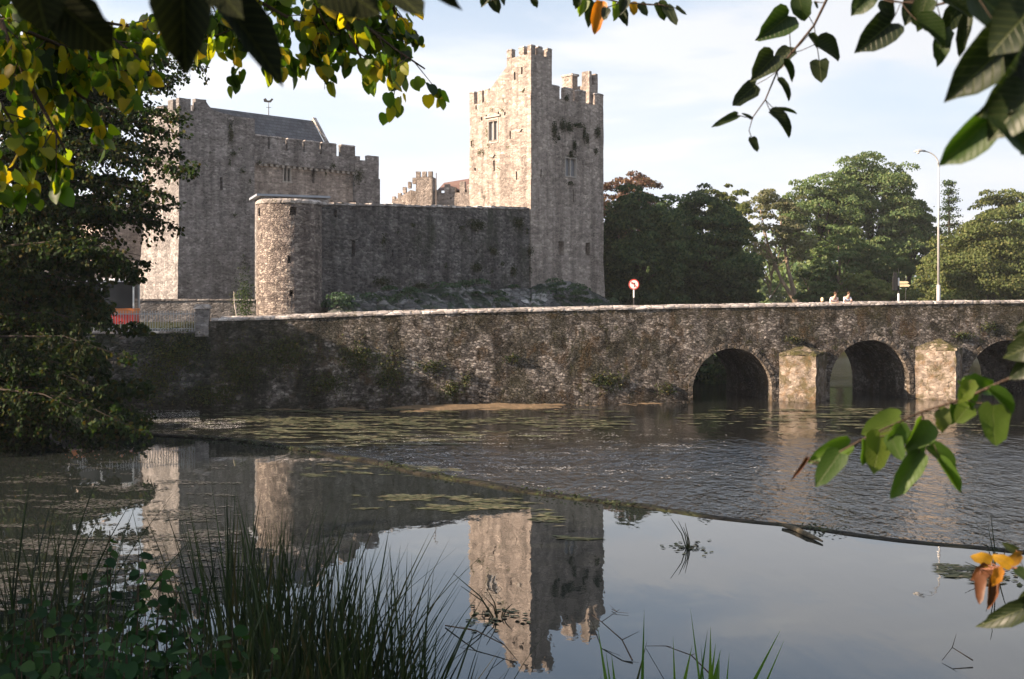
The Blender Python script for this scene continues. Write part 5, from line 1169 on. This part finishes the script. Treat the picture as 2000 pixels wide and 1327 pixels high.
twig([(1235, 1290, .02), (1215, 1250, .15), (1175, 1215, .2), (1155, 1200, .05)], 'thin arching twig over the dark tower reflection')
twig([(1390, 1320, .05), (1350, 1280, .2), (1300, 1262, .25), (1262, 1262, .02)], 'thin twig lying over the iris blades', .01)
twig([(870, 1222, .02), (930, 1232, .15), (985, 1260, .1), (1010, 1290, .02)], 'curved twig crossing the sunlit tower reflection')
twig([(1195, 1190, .02), (1206, 1196, .02), (1228, 1198, .02)], 'tiny bent twig floating in open water', .006)
twig([(1900, 1290, .05), (1860, 1265, .15), (1840, 1290, .02)], 'bent twig in the lower right water', .01)
tw_ = [(1530, 1026), (1555, 1033), (1580, 1045), (1608, 1057)]; q_ = [on(x, y, .05) for x, y in tw_]
lg = thing('driftwood_log', q_[0], 0, 'short weathered log lying on the weir crest right of centre', 'log'); MB().tube([p-q_[0] for p in q_], [.035, .06, .055, .02], 8).build('log', M['driftwood'], lg, step=.25, amp=.02)
MB().tube([q_[1]-q_[0], q_[1]-q_[0]+Vector((.25, -.15, .12))], [.02, .008], 6).build('branch_stub', M['driftwood'], lg)

def flakes(name, regions, mat, z, label, cat, leaf, thick=.012, stretch=2.5):
    P = []
    for (x0, x1, y0, y1, n, lo) in regions:
        k = 0; tries = 0
        while k < n and tries < n*30:
            tries += 1; x = random.uniform(x0, x1); y = random.uniform(y0-.25*(y1-y0), y1+.25*(y1-y0))
            if y < YH+150: continue
            ex = ((x-(x0+x1)/2)/((x1-x0)/2))**2+((y-(y0+y1)/2)/((y1-y0)/2))**2
            p = on(x, y, z)
            if noise.fractal(Vector((p.x*.5+p.y*.35, p.y*1.3, x0)), .7, 2, 6) + .3*noise.noise(Vector((p.x*.12, p.y*.3, 7))) - .35*max(0, ex-.4) + random.gauss(0, .05) < lo+.14: continue
            if ground_h(p.x, p.y) > z: continue
            P.append((p.x, p.y, z+thick*random.random())); k += 1
    P = np.array(P); n = len(P); a = RNG.normal(0, .35, n); tip = np.stack([np.cos(a), np.sin(a), 0*a], 1)
    T_ = (DIAMOND[0]*np.array([stretch, 1.1, .3]), DIAMOND[1])
    tag(link(name, leafmesh(name, P, leaf*(.4+1.1*RNG.random(n)), tip, np.tile([0, 0, 1.0], (n, 1))+RNG.normal(size=(n, 3))*.05, T_), mat), label, cat, kind='stuff')
flakes('river_weed', [(440, 900, 785, 830, 3600, .08), (500, 940, 822, 872, 4600, .0), (860, 1240, 800, 850, 2200, .12), (1320, 1760, 796, 835, 2200, .12), (1500, 2000, 800, 850, 1200, .15), (300, 620, 790, 860, 900, .1)], M['weed'], RIV+.03, 'streaks of green floating weed on the river below the bridge', 'water weed', .11)
flakes('pool_weed', [(680, 1080, 962, 1004, 900, .05), (560, 900, 905, 930, 420, .05), (1040, 1180, 1046, 1058, 110, .0), (1830, 1960, 1105, 1142, 260, -.1), (1040, 1100, 1000, 1030, 80, 0)], M['weed'], POOL+.006, 'streaks of floating weed on the still pool near the weir', 'water weed', .07, stretch=3.5)
flakes('duckweed', [(-60, 470, 930, 1180, 9000, -.02), (180, 520, 1050, 1230, 2500, .0), (-60, 200, 1100, 1300, 2500, -.1)], M['weed2'], POOL+.006, 'pale speckled duckweed covering the pool at the left', 'water weed', .055, stretch=1.6)
flakes('foam_flecks', [(640, 1420, 845, 915, 3200, .0), (265, 390, 800, 824, 1900, -.5), (320, 480, 820, 838, 1100, -.3), (500, 900, 868, 925, 1000, -.1), (820, 1600, 900, 950, 500, .1)], M['foam'], RIV+.045, 'white flecks of foam where the river runs over shallows', 'foam', .028)
# moss and trapped weed along the weir crest
P = []
for i in range(2600):
    k = random.randrange(10, len(pts)-1); p = pts[k].lerp(pts[k+1], random.random()); 
    if noise.noise(p*.7)+.25*noise.noise(p*3) < .02 or p.x < -12: continue
    d = (pts[k+1]-pts[k]).normalized(); nn = Vector((-d.y, d.x, 0)); q = p+nn*(random.gauss(-.05, .14)+.3*noise.noise(p*.35)); P.append((q.x, q.y, .03+random.random()*.09))
P = np.array(P); n = len(P)
tag(link('weir_moss', leafmesh('wm', P, .05+.06*RNG.random(n), rvec(n)*np.array([1, 1, .4]), rvec(n)*.6+np.array([0, 0, 1.0]), DIAMOND), M['ivy']), 'dark moss and trapped weed along the weir crest', 'moss', kind='stuff')
# gravel shoal along the foot of the bridge
vs = []; nu, nv = 120, 10
for i in range(nu+1):
    s = bs(470)+(bs(1330)-bs(470))*i/nu
    for j in range(nv+1):
        y = -.2-j*.42; e = math.sin(math.pi*i/nu)**.4*(.75+.6*noise.noise(Vector((s*.22, 3, 0))))
        p = bl(s, y, 0); z = RIV+.25*e*(1-j/nv)**.8-.12+.13*noise.noise(Vector((s*.5, y*.9, 0)))+.05*noise.noise(Vector((s*3, y*3, 0))); vs.append((p.x, p.y, z))
me = bpy.data.meshes.new('shoal'); me.from_pydata(vs, [], [(i*(nv+1)+j, i*(nv+1)+j+1, (i+1)*(nv+1)+j+1, (i+1)*(nv+1)+j) for i in range(nu) for j in range(nv)])
tag(link('gravel_shoal', me, M['gravel']), kind='structure')

# ------------------------------------------------------------------ air
hb = MB().box(-3000, 3000, -1200, 4000, -4, 48).mesh('haze'); hm_ = bpy.data.materials.new('haze'); hm_.use_nodes = True; ht = hm_.node_tree; ht.nodes.clear()
pv_ = ht.nodes.new('ShaderNodeVolumePrincipled'); pv_.inputs['Color'].default_value = (.93, .95, 1, 1); pv_.inputs['Density'].default_value = .0002; pv_.inputs['Anisotropy'].default_value = .2
ho = ht.nodes.new('ShaderNodeOutputMaterial'); ht.links.new(pv_.outputs[0], ho.inputs['Volume'])
tag(link('haze', hb, hm_), 'pale hazy air over the river and castle', 'haze', kind='stuff')
S.cycles.volume_bounces = 0
